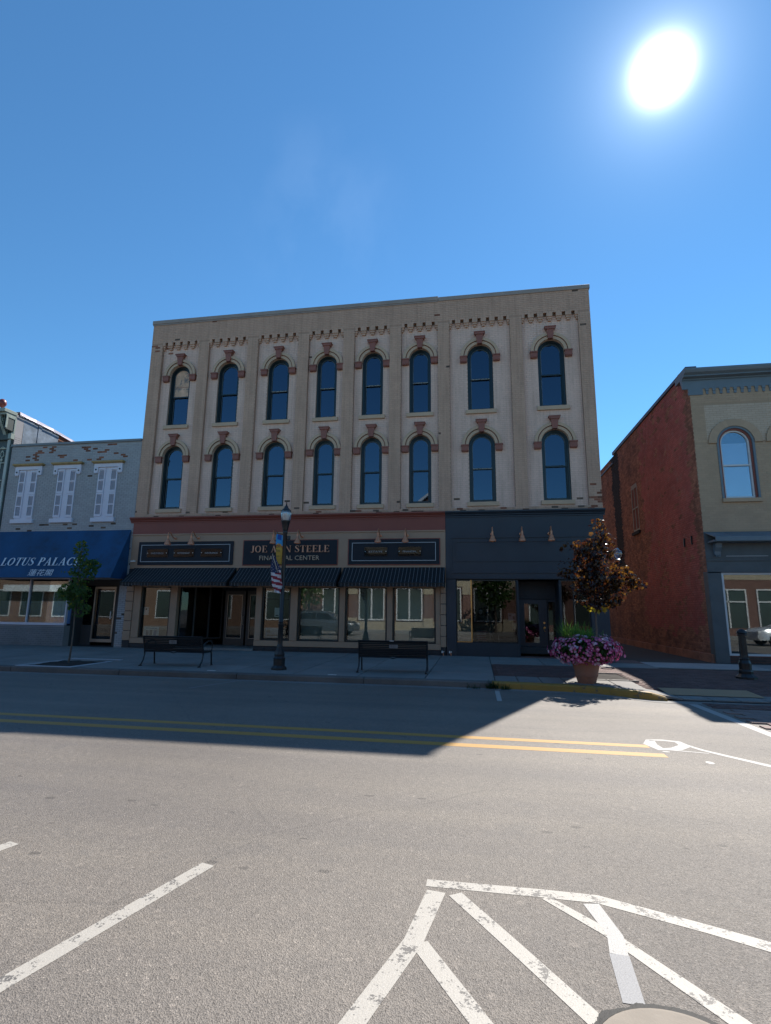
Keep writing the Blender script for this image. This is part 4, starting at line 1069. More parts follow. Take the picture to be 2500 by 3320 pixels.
for (c, w) in SH:
    o = wpart('shuttered_window', MB().box(c-.42, c+.42, -.004, .1, 5.1, 7.2), m_whitewood, lb)
    wpart('ochre_cap', MB().box(c-.70, c+.70, -.16, .0, 7.34, 7.40).box(c-.66, c+.66, -.12, 0, 7.31, 7.338), m_ochre, o)
    t = MB(); t.box(c-.62, c+.62, -.07, 0, 7.16, 7.305).box(c-.62, c-.44, -.065, 0, 6.95, 7.158).box(c+.44, c+.62, -.065, 0, 6.95, 7.158)
    for sx in (-1, 1):
        for dx in (-.05, 0, .05): t.box(c+sx*.53+dx-.02, c+sx*.53+dx+.02, -.06, 0, 6.915, 6.949)
    wpart('lintel', t, m_whitewood, o)
    wpart('rosette', MB().lathe([(.035, 0), (.035, -.01), (0, -.012)], (c-.53, -.07, 7.06), 12, axis='y').lathe([(.035, 0), (.035, -.01), (0, -.012)], (c+.53, -.07, 7.06), 12, axis='y'), m_black, o)
    wpart('sill', MB().box(c-.52, c+.50, -.09, 0, 4.94, 5.1), m_whitewood, o)
    for sx in (-1, 1):
        a, b = (c-.42, c-.12) if sx < 0 else (c+.12, c+.42)
        for (z0, z1) in ((5.16, 6.12), (6.13, 7.13)):
            t = MB(); f = .045
            t.box(a, a+f, -.04, -.0045, z0, z1).box(b-f, b, -.04, -.0045, z0, z1).box(a+f, b-f, -.04, -.0045, z0, z0+.09).box(a+f, b-f, -.04, -.0045, z1-.07, z1).box(a+f, b-f, -.04, -.0045, (z0+z1)/2-.025, (z0+z1)/2+.025)
            sh = wpart('shutter', t, m_whitewood, o)
            t = MB(); z = z0+.10
            while z < z1-.09:
                if abs(z-(z0+z1)/2) > .04: t.face([(a+f, -.03, z), (b-f, -.03, z), (b-f, -.012, z+.026), (a+f, -.012, z+.026)])
                z += .03
            wpart('louvres', t, m_louver, sh)
# shop front under the awning
mb = MB(); mb.box(FX[0], -15.57, .008, .3, .1, .93); wpart('bulkhead_wall', mb, m_lgreymort, lb)
bricks(lb, [(FX[0], -15.57, .14, .93, 0, 0)], FY, [m_lbase], n=0)
w = wpart('shop_window', MB().box(FX[0], -15.57, -.03, .1, .95, 1.045).box(-15.62, -15.57, .0, .1, 1.046, 2.75).box(-17.32, -17.28, .0, .1, 1.046, 2.75).box(FX[0], -15.62, .0, .1, 2.7, 2.75), m_whitewood, lb, label='wide shop window with blue cafe curtains behind it')
for a, b in ((FX[0], -17.32), (-17.28, -15.62)): wpart('pane', MB().box(a, b, .06, .066, 1.046, 2.7), g_shop, w)
t = MB(); n = 150
for i in range(n):
    xa, xb = lerp(FX[0], -15.65, i/n), lerp(FX[0], -15.65, (i+1)/n); ya = .4+.035*math.sin(xa*26+math.sin(xa*7)); yb = .4+.035*math.sin(xb*26+math.sin(xb*7))
    t.face([(xa, ya, 1.0), (xb, yb, 1.0), (xb, yb, 1.86), (xa, ya, 1.86)])
wpart('curtain', t, m_curtain, w)
t = MB().box(-15.6, -15.57, .3, .95, .1, 2.75).box(-15.57, -15.12, .9, .95, .12, .95).box(-15.57, -13.42, .9, .95, 2.5, 2.9).box(-14.16, -13.42, .9, .95, .12, 2.5)
wpart('entry_wall', t, paint('dim entry wall', (.06, .06, .06), .8), lb)
wpart('entry_pane', MB().box(-15.55, -15.14, .92, .926, .95, 2.5), g_door, lb)
t = MB(); x0, x1 = -15.12, -14.17
t.box(x0, x0+.06, .88, .95, .3, 2.46).box(x1-.06, x1, .88, .95, .3, 2.46).box(x0+.06, x1-.06, .88, .95, .3, .42).box(x0+.06, x1-.06, .88, .95, 2.38, 2.46)
d = wpart('door', t, m_alu, lb, label='aluminium framed glass door'); wpart('pane', MB().box(x0+.06, x1-.06, .91, .916, .42, 2.38), g_door, d)
wpart('handle', MB().box(x1-.13, x1-.09, .82, .84, 1.2, 1.5).box(x1-.12, x1-.10, .84, .88, 1.24, 1.27).box(x1-.12, x1-.10, .84, .88, 1.43, 1.46), m_rwhite, d)
# blue awning
ba = thing('blue_awning', 'large deep blue canvas awning printed LOTUS PALACE with three Chinese characters', 'awning', (-16, -.05, 2.7))
zt, zf, yf = 4.6, 2.70, -.95
SL = lambda u, v, d: (u, lerp(-.03, yf, (zt-v)/(zt-zf))-d, v+d*.5)
t = MB(); n = 30
for i in range(n):
    for j in range(10):
        q = []
        for (di, dj) in ((0, 0), (1, 0), (1, 1), (0, 1)):
            u = lerp(-19.03, -13.13, (i+di)/n); v = lerp(zt, zf, (j+dj)/10); q.append(SL(u, v, -.012*math.sin(PI*(j+dj)/10)+.005*math.sin(u*3.1+v)))
        t.face(q)
for x in (-19.03, -13.13): t.face([(x, -.03, zt), (x, yf, zf), (x, -.03, zf)])
wpart('canopy', t, m_blue, ba, recalc=False, smooth=False)
t = MB(); t.tube([(-19.03, yf, zf), (-13.12, yf, zf)], .014); wpart('front_bar', t, m_black, ba)
for (txt, a, b) in (('LOTUS', -18.06, -16.62), ('PALACE', -16.45, -14.62)):
    wpart('lettering', serif(txt, SL, a, b, 3.17, .31, .012, .016, .03), m_awn_white, ba, recalc=False)
nrm = Vector((0, -(zt-zf), (-.03-yf))).normalized()
M = Matrix.Translation(SL(-16.62, 2.79, .015)) @ Matrix.Rotation(PI/2-math.atan2(-.03-yf, zt-zf), 4, 'X')
sans('蓮花閣', .30, ba, M, m_awn_white, width=1.02, label='three Chinese characters')

# ------------------------------------------------------------------ far left building
fl = thing('ornate_building', 'ornate green grey building at the left edge with bracketed cornice and zinc side wall', 'building', (-21, 0, .15))
mb = MB(); mb.box(-27, -19.06, .02, .3, .1, 9.6, 0); mb.box(-27, -19.07, .3, 12, 9.0, 9.1, 1); mb.box(-27, -19.1, 12, 12.1, .1, 9.1, 1); mb.box(-27.2, -27, .02, 12, .1, 9.6, 1); mb.box(-19.2, -19.1, .3, 12, .1, 7.3, 1)
# side wall above the neighbour: brick with sheets of zinc
mb.face([(-19.08, .02, 7.2), (-19.08, 9, 7.2), (-19.08, 9, 8.9), (-19.08, 3.6, 9.45), (-19.08, .02, 9.7)], 2)
wpart('wall', mb, [m_sagedark, m_roof, m_redmort], fl)
bricks(fl, [(.4, 4.2, 8.2, 9.4, 0, 0)], lambda u, v, d: (-19.075+d, u, v), [m_brick_old], n=200)
def zsheet(pts, x):
    t = MB(); t.prism(pts, lambda u, v, d: (x+d+.006*math.sin(u*9)+.006*math.sin(v*7), u, v), 0, .01); wpart('zinc_sheet', t, m_zinc, fl)
zsheet([(.42, 8.1), (1.18, 8.1), (1.16, 9.58), (.40, 9.62)], -19.05)
zsheet([(1.18, 8.1), (1.36, 8.1), (1.34, 9.56), (1.17, 9.58)], -19.035)
zsheet([(1.36, 8.1), (2.02, 8.1), (2.15, 8.55), (2.3, 9.05), (2.35, 9.5), (1.36, 9.56)], -19.055)
t = MB(); ps = [(.15, 9.80), (1.0, 9.76), (2.0, 9.70), (3.2, 9.56), (5, 9.30), (9, 8.95)]
for (ya, za), (yb, zb) in zip(ps, ps[1:]):
    t.face([(-19.02, ya, za-.17), (-19.02, yb, zb-.14), (-19.06, yb, zb), (-19.06, ya, za)]); t.face([(-19.06, ya, za), (-19.06, yb, zb), (-19.7, yb, zb+.02), (-19.7, ya, za+.02)])
t.tube([(-18.99, ya, za-.16) for ya, za in ps], .018)
wpart('roof_flashing', t, m_flash, fl, recalc=False)
# corner pilaster, capital boards, end panel of the cornice
wpart('corner_board', MB().box(-19.10, -19.05, .0, .40, 8.2, 9.62), plain('pale weathered board', (.30, .29, .30), .7), fl)
for k in range(6): wpart('clapboard', MB().box(-19.055, -19.03-.003*(k % 2), .03, .36, 8.22+.085*k, 8.295+.085*k), plain('pale weathered board', (.30, .29, .30), .7), fl)
wpart('pilaster', MB().box(-19.24, -19.12, -.07, .02, 4.8, 8.55), m_sagecream if False else paint('sage white pilaster', (.38, .41, .37), .6), fl)
wpart('downpipe_strip', MB().box(-19.115, -19.05, -.02, .02, 4.6, 8.55), plain('dark green strip', (.03, .045, .045), .5), fl)
t = MB(); X = -19.03
t.box(-27, X, -.62, .02, 9.56, 9.70, 0); t.box(-27, X-.02, -.50, .02, 9.46, 9.56, 0)
t.box(X-.10, X-.02, -.48, .02, 8.85, 9.455, 1)
t.box(X-.11, X-.003, -.48, -.38, 8.9, 9.455, 0); t.box(X-.11, X-.003, -.06, .02, 8.75, 9.455, 0); t.box(X-.11, X-.003, -.38, -.06, 9.36, 9.455, 0)
t.box(X-.14, X-.0, -.16, .03, 8.52, 8.75, 0); t.box(-27, X-.15, -.10, .02, 8.5, 8.72, 1)
wpart('cornice', t, [m_sage, m_sagedark], fl, bevel=.008)
for k in range(3):
    x = -19.42-.9*k; t = MB(); n = 22
    pts = [(-.08, 8.72), (-.14, 8.85), (-.24, 8.98), (-.36, 9.14), (-.44, 9.30), (-.46, 9.44)]
    br = wpart('bracket', MB().prism([(0, 8.72)]+pts+[(0, 9.44)], lambda u, v, d: (x+d, u, v), -.07, .07), m_sage, fl)
    sp = [(-.30+(.11-.016*q/2)*math.cos(q*.55), 9.28+(.11-.016*q/2)*math.sin(q*.55)) for q in range(12)]
    wpart('scroll', MB().tube([(x+.085, a, b) for a, b in sp], .016), m_sagecream, br)
t = MB()
for k in range(4):
    x = -19.45-.55*k; z = 7.7
    t.tube([(x, -.03, z+.34), (x-.06, -.04, z+.25), (x-.09, -.03, z+.12), (x, -.04, z+.04), (x+.09, -.03, z+.12), (x+.06, -.04, z+.25), (x, -.03, z+.34)], .018)
    t.tube([(x-.12, -.03, z+.44), (x, -.04, z+.50), (x+.12, -.03, z+.44)], .02); t.tube([(x, -.03, z+.04), (x, -.04, z-.45)], .014)
    t.lathe([(.0, 0), (.05, .0), (.05, -.02), (0, -.03)], (x, -.02, z-.05), 10, axis='y')
t.box(-27, -19.3, -.03, .02, 8.12, 8.16); t.box(-27, -19.3, -.03, .02, 7.5, 7.53); t.box(-27, -19.3, -.03, .02, 6.75, 6.78)
wpart('cream_ornament', t, m_sagecream, fl)
for k in range(3):
    c = -20.0-1.5*k; w_ = wpart('window', MB().box(c-.5, c-.42, -.05, .02, 4.7, 6.6).box(c+.42, c+.5, -.05, .02, 4.7, 6.6).box(c-.42, c+.42, -.05, .02, 6.5, 6.6).box(c-.42, c+.42, -.05, .02, 5.6, 5.66), m_sagecream, fl)
    wpart('pane', MB().box(c-.42, c+.42, .0, .012, 4.7, 6.5), g_up, w_)
wpart('finial', MB().lathe([(.0, 0), (.05, 0), (.03, .08), (.03, .12), (.09, .16), (.15, .25), (.16, .33), (.13, .43), (.06, .49), (0, .5)], (-19.48, -.35, 9.70), 16), m_maroonball, fl, smooth=True)

# ------------------------------------------------------------------ right building
rb = thing('brick_corner_building', 'building with khaki arched front, blue grey cornice and long red brick side wall', 'building', (12, 0, .15))
XR = 7.21
RW = [(8.45+1.72*k, 5.32) for k in range(4)]
mb = MB()
hs = [[(c-.56, 5.33), (c+.56, 5.33)]+[(c+.56*math.cos(PI*k/14), 7.19+.56*math.sin(PI*k/14)) for k in range(15)] for c, z in RW]
hs = [h for h in hs]
wall_holes(mb, XR+.01, 15.2, 4.2, 9.5, hs, FY, -.004, 0)
for h in hs: reveal(mb, h, FY, -.012, -.3, 0)
mb.box(XR+.01, XR+.3, .02, 26, .05, 9.8, 2)
mb.box(XR+.3, 15.2, .4, 26, 9.2, 9.3, 1); mb.box(14.9, 15.2, .3, 26, .1, 9.8, 2); mb.box(XR+.3, 15.2, 25.8, 26, .1, 9.8, 2)
mb.box(XR+.3, 14.9, 2.4, 2.5, .1, 9.2, 3); mb.box(XR+.3, 14.9, .32, 2.4, 4.1, 4.2, 3)
wpart('wall', mb, [m_rtanmort, m_roof, m_redmort, m_inside], rb)
HR = .81
def rholes(za, zb):
    out = []
    for c, z in RW:
        if zb > 5.33 and za < 7.19: out.append((c-.56, c+.56))
        elif 7.19 <= za < 7.19+.56:
            out.append((c-.56, c+.56) if False else (c-math.sqrt(max(0, .6**2-(za-7.19)**2)), c+math.sqrt(max(0, .6**2-(za-7.19)**2))))
    return out
def ch_right(u, z, m):
    # lighter recess above the hoods
    return None
def recess_holes(za, zb):
    out = []
    for c, z in RW:
        if 7.19 <= zb and za < 7.19+HR: q = math.sqrt(max(0.0, HR*HR-max(0, (za+.03)-7.19)**2)); out.append((c-q, c+q))
    return out
bricks(rb, [(XR+.0, 15.2, 4.25, 7.19, 0, 0), (XR, 7.62, 7.19, 8.6, 0, 0), (XR, 15.2, 8.56, 8.92, 0, 0)], FY, [m_rtan, m_rlight], rholes, ch_right, n=180, jit=.0015, thick=.006)
bricks(rb, [(7.62, 15.2, 7.19, 8.56, -.002, 1)], FY, [m_rtan, m_rlight], recess_holes, None, n=100, jit=.0015, thick=.006)
t = MB()
for c, z in RW:
    ring_c = MB(); ring(t, .57, HR, 7.19, -.05, .01, 0, 0)
    t.v = [(x+(c if i >= t_n0 else 0), y, zz) for i, (x, y, zz) in enumerate(t.v)] if False else t.v
def shifted(mb, c, i0): mb.v[i0:] = [(x+c, y, z) for x, y, z in mb.v[i0:]]
for c, z in RW:
    t = MB(); ring(t, .57, HR, 7.19, -.05, .02, 0, 0); shifted(t, c, 0)
    t2 = MB()
    ring(t2, .50, .565, 7.19, -.02, .12, 0, 0); ring(t2, .445, .50, 7.19, .03, .15, 1, 0); ring(t2, .395, .445, 7.19, .08, .2, 2, 0)
    for sx in (-1, 1):
        for (r0, r1, y0, y1, m) in ((.50, .565, -.02, .12, 0), (.445, .50, .03, .15, 1), (.395, .445, .08, .2, 2)):
            a, b = sorted((sx*r0, sx*r1)); t2.box(a, b, y0, y1, 5.34, 7.19, m)
    t2.box(-.395, .395, .08, .2, 5.34, 5.40, 2); t2.box(-.395, .395, .07, .21, 6.42, 6.47, 2)
    shifted(t2, c, 0)
    w = wpart('window', t2, [m_rgrey, m_redband, m_rwhite], rb)
    wpart('arch_hood', t, m_rtan, w)
    g = MB(); g.prism(arch_poly(c, .80, 5.36, 7.585), lambda u, v, d: (u, .13-d, v), 0, .004); wpart('pane', g, g_up if False else glass('right window glass', .16, (.85, .9, .95), .03) if 'right window glass' not in MATS else MATS['right window glass'], w)
    wpart('blind', MB().box(c-.40, c+.40, .16, .17, 5.38, 7.21), m_frost, w)
    wpart('sill', MB().box(c-.58, c+.58, -.08, .1, 5.2, 5.325), m_rtan, w, bevel=.008)
# cornice
t = MB(); profile(t, 7.0, 15.3, [(.02, 9.12), (-.02, 9.12), (-.02, 9.42), (-.06, 9.43), (-.06, 9.47), (-.22, 9.50), (-.22, 9.54), (-.32, 9.60), (-.36, 9.68), (-.36, 9.74), (.3, 9.78)])
t.box(XR-.03, XR+.41, -.03, .05, 8.90, 9.119); t.box(XR-.2, XR+.05, -.02, .6, 9.5, 9.72)
wpart('cornice', t, m_rgrey, rb)
cme = MB().box(-.052, .052, -.035, .05, -.085, .0).box(-.04, .04, -.02, .05, -.20, -.088).mesh('corbel', [m_rgrey])
for k in range(34): part('corbel', cme, None, rb, (7.76+.215*k, 0, 9.118))
# side wall brickwork
SX = lambda u, v, d: (XR-d, u, v)
SW_ = (7.02, .95, 5.27, 7.5)
def sholes(za, zb):
    c, w, z0, z1 = SW_
    if zb > z0 and za < z1-.2: return [(c-w/2, c+w/2)]
    if z1-.2 <= za < z1: return [(c-w/2*.7, c+w/2*.7)]
    return []
rs = random.Random(5)
def ch_side(u, z, m):
    q = noise.noise(Vector((u*.6, z*.6, 5))); q2 = noise.noise(Vector((u*2, z*3, 8)))
    e = 5.9+.5*q2+(.8*math.sin(z*.9) if z < 5 else 0)
    if 9.35+.15*q2 < u < 10.6+.2*q2+(z-5)*.05 and z > 3.4: return 2
    if u > e: return 1
    if z < 1.1+.5*q2: return 1
    if u < .55+.35*q2: return 1
    if z > 8.8 and q2 > .2: return 1
    if q2 > .46: return 1
    if z < 3.6 and 2 < u < 4.5 and q > .1 and rs.random() < .35: return 1
bricks(rb, [(0.0, 14.5, .1, 9.85, 0, 0)], SX, [m_redside, m_brick_old, m_soot], sholes, ch_side, n=300, jit=.007)
mb = MB(); mb.prism([(0, 9.84), (10.2, 9.84), (10.2, 10.0), (0, 9.95)], SX, -.3, .05); mb.box(XR-.06, XR+.3, 10.2, 26, 9.40, 9.47)
mb.v = mb.v
wpart('side_coping', mb, paint('dark blue grey flashing', (.06, .075, .11), .5), rb)
t = MB().box(XR-.01, XR+.05, 6.55, 6.62, 5.32, 7.4).box(XR-.01, XR+.05, 7.42, 7.49, 5.32, 7.4).box(XR-.01, XR+.05, 6.62, 7.42, 5.32, 5.42).box(XR-.01, XR+.05, 6.62, 7.42, 7.3, 7.5).box(XR-.02, XR+.05, 6.62, 7.42, 6.35, 6.41).box(XR-.012, XR+.05, 7.0, 7.04, 5.42, 7.3)
w = wpart('side_window', t, paint('dusty cream sash', (.30, .27, .22), .7), rb); wpart('pane', MB().box(XR+.03, XR+.036, 6.62, 7.42, 5.42, 7.3), g_up, w)
wpart('sill', MB().box(XR-.09, XR+.1, 6.48, 7.56, 5.18, 5.31), m_soot, w)
for y in (.9, 1.55): wpart('wall_anchor', MB().box(XR-.05, XR+.0, y, y+.05, 3.95, 4.25), m_black, rb)
# lower ledge of the side wall
wpart('footing', MB().box(XR-.09, XR+.01, .05, 14, .05, .42), m_brick_old, rb)
# right storefront
t = MB(); t.box(XR+.0, 15.2, -.02, .3, 3.40, 4.24); t.box(XR, 15.2, -.05, -.021, 3.31, 3.35); t.box(XR, 15.2, -.012, .3, 2.98, 3.398); t.box(XR, 15.2, -.04, -.013, 2.93, 2.98)
wpart('signband', t, m_rgrey2, rb)
wpart('signband_line', MB().box(7.8, 9.0, -.03, -.0205, 3.455, 3.465), m_rwhite, rb)
t = MB(); t.box(XR-.01, 7.60, -.04, .3, .1, 2.97); wpart('pier', t, m_rgrey2, rb, bevel=.01)
t = MB(); t.box(7.60, 7.66, -.02, .12, .40, 2.93).box(7.66, 12, -.02, .12, .40, .46).box(7.66, 12, -.0, .12, 2.88, 2.93).box(9.6, 9.66, -.02, .12, .46, 2.88).box(11.9, 12, -.02, .12, .46, 2.88)
w = wpart('shop_window', t, m_rwhite, rb)
for a, b in ((7.66, 9.6), (9.66, 11.9)): wpart('pane', MB().box(a, b, .06, .066, .46, 2.88), g_film, w)
wpart('bulkhead_wall', MB().box(7.60, 15.2, .02, .3, .1, .398), m_redmort, rb)
bricks(rb, [(7.60, 15.2, .1, .40, 0, 0)], FY, [m_rbrown], n=0)
wpart('shop_back', MB().box(12, 15.2, .0, .3, .4, 3.0), m_rgrey2, rb)
t = MB(); xs = [7.24+.62*k for k in range(14)]
for i, (a, b) in enumerate(zip(xs, xs[1:])):
    s0 = .12 if i == 0 else 0
    t2 = MB(); A = [(a+.006, -.02, 4.22), (b-.006, -.02, 4.22), (b-.006+.0, -.5, 4.02), (a+.006+s0, -.5, 4.02)]
    t2.face(A); t2.face([(x, y, z-.03) for x, y, z in A]);
    for k in range(4): p, q = A[k], A[(k+1) % 4]; t2.face([p, q, (q[0], q[1], q[2]-.03), (p[0], p[1], p[2]-.03)])
    wpart('canopy_panel', t2, m_rgrey, rb)
wpart('canopy_fascia', MB().box(7.34, 15.3, -.53, -.49, 3.88, 4.03).box(7.3, 15.3, -.49, .0, 3.87, 3.93), m_rgrey, rb, bevel=.008)
t = MB(); t.prism([(0, 3.46), (-.08, 3.48), (-.10, 3.6), (-.2, 3.72), (-.24, 3.86), (0, 3.86)], lambda u, v, d: (7.53+d, u-.02, v), -.09, .09)
for k in range(3): t.box(7.46+.05*k, 7.485+.05*k, -.14, -.1, 3.43, 3.50)
wpart('bracket', t, m_rgrey, rb)

# alley lamp with a glass globe
al = thing('globe_lamp', 'clear round glass globe lamp on a wall bracket in the alley, behind the purple tree', 'wall lamp', (4.66, .35, .19))
wpart('bracket', MB().tube([(4.19, .35, 2.85), (4.35, .35, 2.9), (4.55, .35, 3.08), (4.66, .35, 3.25)], .025), m_lampmetal, al, smooth=True)
wpart('fitter', MB().lathe([(.03, 3.2), (.06, 3.24), (.11, 3.30), (.12, 3.38), (.07, 3.42)], (4.66, .35, 0), 16), m_lampmetal, al, smooth=True)
wpart('wall_plate', MB().box(4.185, 4.21, .27, .43, 2.7, 3.0), m_lampmetal, al)
wpart('globe', MB().lathe([(.06, 0), (.13, .05), (.17, .14), (.18, .21), (.165, .28), (.11, .35), (.03, .385), (0, .39)], (4.66, .35, 3.40), 22, cap=False), glass('clear globe glass', .10, (.93, .93, .93)), al, smooth=True)

# ------------------------------------------------------------------ street lamp with banner and flag
lp = thing('street_lamp', 'black cast iron lamp post with ribbed glass lantern, standing between the two benches', 'street lamp', (-4.95, -5.2, .14))
LX, LY = -4.945, -5.2
def lathe_w(name, prof, mat, par, x=LX, y=LY, seg=20, smooth=True, cap=True):
    return wpart(name, MB().lathe(prof, (x, y, 0), seg, cap=cap), mat, par, smooth=smooth)
lathe_w('base', [(.205, .13), (.205, .19), (.185, .215), (.15, .25), (.155, .40), (.16, .425), (.14, .45), (.13, .47), (.135, .52), (.115, .60), (.10, .62), (.10, .64), (.085, .67), (.085, .70), (.066, .77)], m_lampmetal, lp, seg=8, smooth=False)
lathe_w('post', [(.066, .771), (.060, 1.22), (.072, 1.235), (.072, 1.26), (.058, 1.275), (.058, 1.30), (.070, 1.315), (.055, 1.335), (.050, 3.58), (.062, 3.60), (.062, 3.63), (.055, 3.66), (.068, 3.675), (.072, 3.71), (.105, 3.88), (.120, 3.90), (.120, 3.93)], m_lampmetal, lp)
t = MB().lathe([(.100, 3.931), (.120, 3.99), (.130, 4.08), (.132, 4.15), (.128, 4.19)], (LX, LY, 0), 36, cap=False)
t.v = [((x-LX)*(1+.035*math.cos(18*math.atan2(y-LY, x-LX)))+LX, (y-LY)*(1+.035*math.cos(18*math.atan2(y-LY, x-LX)))+LY, z) for x, y, z in t.v]
wpart('lantern_glass', t, m_lampglass, lp, smooth=True)
lathe_w('lamp_core', [(.06, 3.935), (.085, 3.98), (.10, 4.08), (.09, 4.15), (.03, 4.17)], plain('white lamp core', (.7, .72, .74), .5), lp)
lathe_w('lantern_cap', [(.135, 4.185), (.132, 4.20), (.105, 4.235), (.065, 4.27), (.045, 4.31), (.022, 4.35), (.015, 4.37), (.022, 4.385), (.008, 4.40), (.018, 4.415), (.006, 4.43), (.002, 4.47)], m_lampmetal, lp)
wpart('control_box', MB().box(LX+.055, LX+.14, LY-.04, LY+.04, 3.42, 3.53).box(LX+.04, LX+.06, LY-.015, LY+.015, 3.45, 3.50), m_lampmetal, lp, bevel=.01)
wpart('banner_arm', MB().tube([(LX-.04, LY, 2.77), (LX-.20, LY-.05, 2.79)], .010), m_lampmetal, lp)
wpart('banner_arm', MB().tube([(LX-.04, LY, 3.56), (LX-.20, LY-.05, 3.60)], .010).lathe([(0, -.015), (.018, -.01), (.018, .01), (0, .015)], (LX-.20, LY-.05, 3.605), 8), m_lampmetal, lp)
bn = thing('banner', 'narrow street banner, blue above yellow, reading DOWNTOWN, hung from the black lamp post', 'banner', (LX-.12, LY-.02, 2.8))
def bpt(u, v): # u 0..1 left to right, v 0..1 bottom to top
    return (LX-.20+.155*u+.01*math.sin(v*4), LY-.06+.05*u-.05*math.sin(v*3.2)*(1-u)+.03*math.sin(v*5+1), 2.80+.78*v-.03*u*(1-v)-.04*u*v)
t = MB(); nu, nv = 5, 22
for i in range(nu):
    for j in range(nv):
        vm = (j+.5)/nv+.05*(((i+.5)/nu-.5)*2)**2
        m = 1 if vm > .68 else (2 if .60 < vm < .66 else 0)
        if vm > .80 and (i-2)**2*.004+(vm-.93)**2 < .014: m = 3
        t.face([bpt(i/nu, j/nv), bpt((i+1)/nu, j/nv), bpt((i+1)/nu, (j+1)/nv), bpt(i/nu, (j+1)/nv)], m)
bo = wpart('cloth', t, [plain('banner yellow', (.50, .32, .05), .7), plain('banner light blue', (.03, .25, .50), .7), plain('banner orange', (.45, .16, .03), .7), plain('banner dark blue', (.01, .06, .28), .7)], bn, recalc=False)
for txt, z, h, wd in (('DOWN', 3.20, .10, .115), ('TOWN', 3.09, .10, .115), ('STURGIS', 2.965, .05, .115)):
    sans(txt, h, bn, upright(LX-.185, LY-.135, z), m_black, width=wd)
fg = thing('flag', 'furled American flag on a short slanted staff fixed to the lamp post', 'flag', (LX, LY, 2.0))
wpart('staff', MB().tube([(LX-.03, LY-.02, 2.30), (LX-.15, LY-.09, 2.66), (LX-.255, LY-.16, 3.02)], .010).lathe([(0, 0), (.016, .01), (0, .03)], (LX-.255, LY-.16, 3.02), 8), m_gold if False else plain('pale staff wood', (.45, .4, .33), .5), fg)
flr, flw, flb = plain('flag red', (.25, .015, .03), .7), plain('flag white', (.55, .53, .55), .7), plain('flag navy', (.012, .02, .07), .7)
t = MB(); nu, nv = 12, 34
def fpt(u, v):     # v 1 top .. 0 bottom, gathered towards the staff tip
    v_ = v; w = .09+.20*sm((1-v)*2.6)-.12*sm((.22-v)*6); cx = LX-.235+.14*(1-v)
    fold = .035*math.sin(u*9+v*4)*sm((1-v)*2)
    return (cx-w*.45+w*u, LY-.13+fold+.03*u, 2.06+.92*v-.10*u*(1-v)*(1 if v > .3 else .3))
for i in range(nu):
    for j in range(nv):
        v = (j+.5)/nv; u = (i+.5)/nu
        if v > .55 and not (u > .75 and v < .66): m = 2
        else: m = 0 if int((v+u*.05)*13.0/1.05) % 2 else 1
        t.face([fpt(i/nu, j/nv), fpt((i+1)/nu, j/nv), fpt((i+1)/nu, (j+1)/nv), fpt(i/nu, (j+1)/nv)], m)
cl = wpart('cloth', t, [flr, flw, flb], fg, recalc=False)
for k in range(22):
    v = .60+.36*((k//3)/8); u = .2+.3*(k % 3)+(.12 if (k//3) % 2 else 0); p = fpt(min(u, .95), v)
    s = MB(); r = .010; s.face([(p[0]+(r if q % 2 == 0 else r*.45)*math.sin(q*PI/5), p[1]-.008, p[2]+(r if q % 2 == 0 else r*.45)*math.cos(q*PI/5)) for q in range(10)])
    wpart('star', s, m_white, cl)

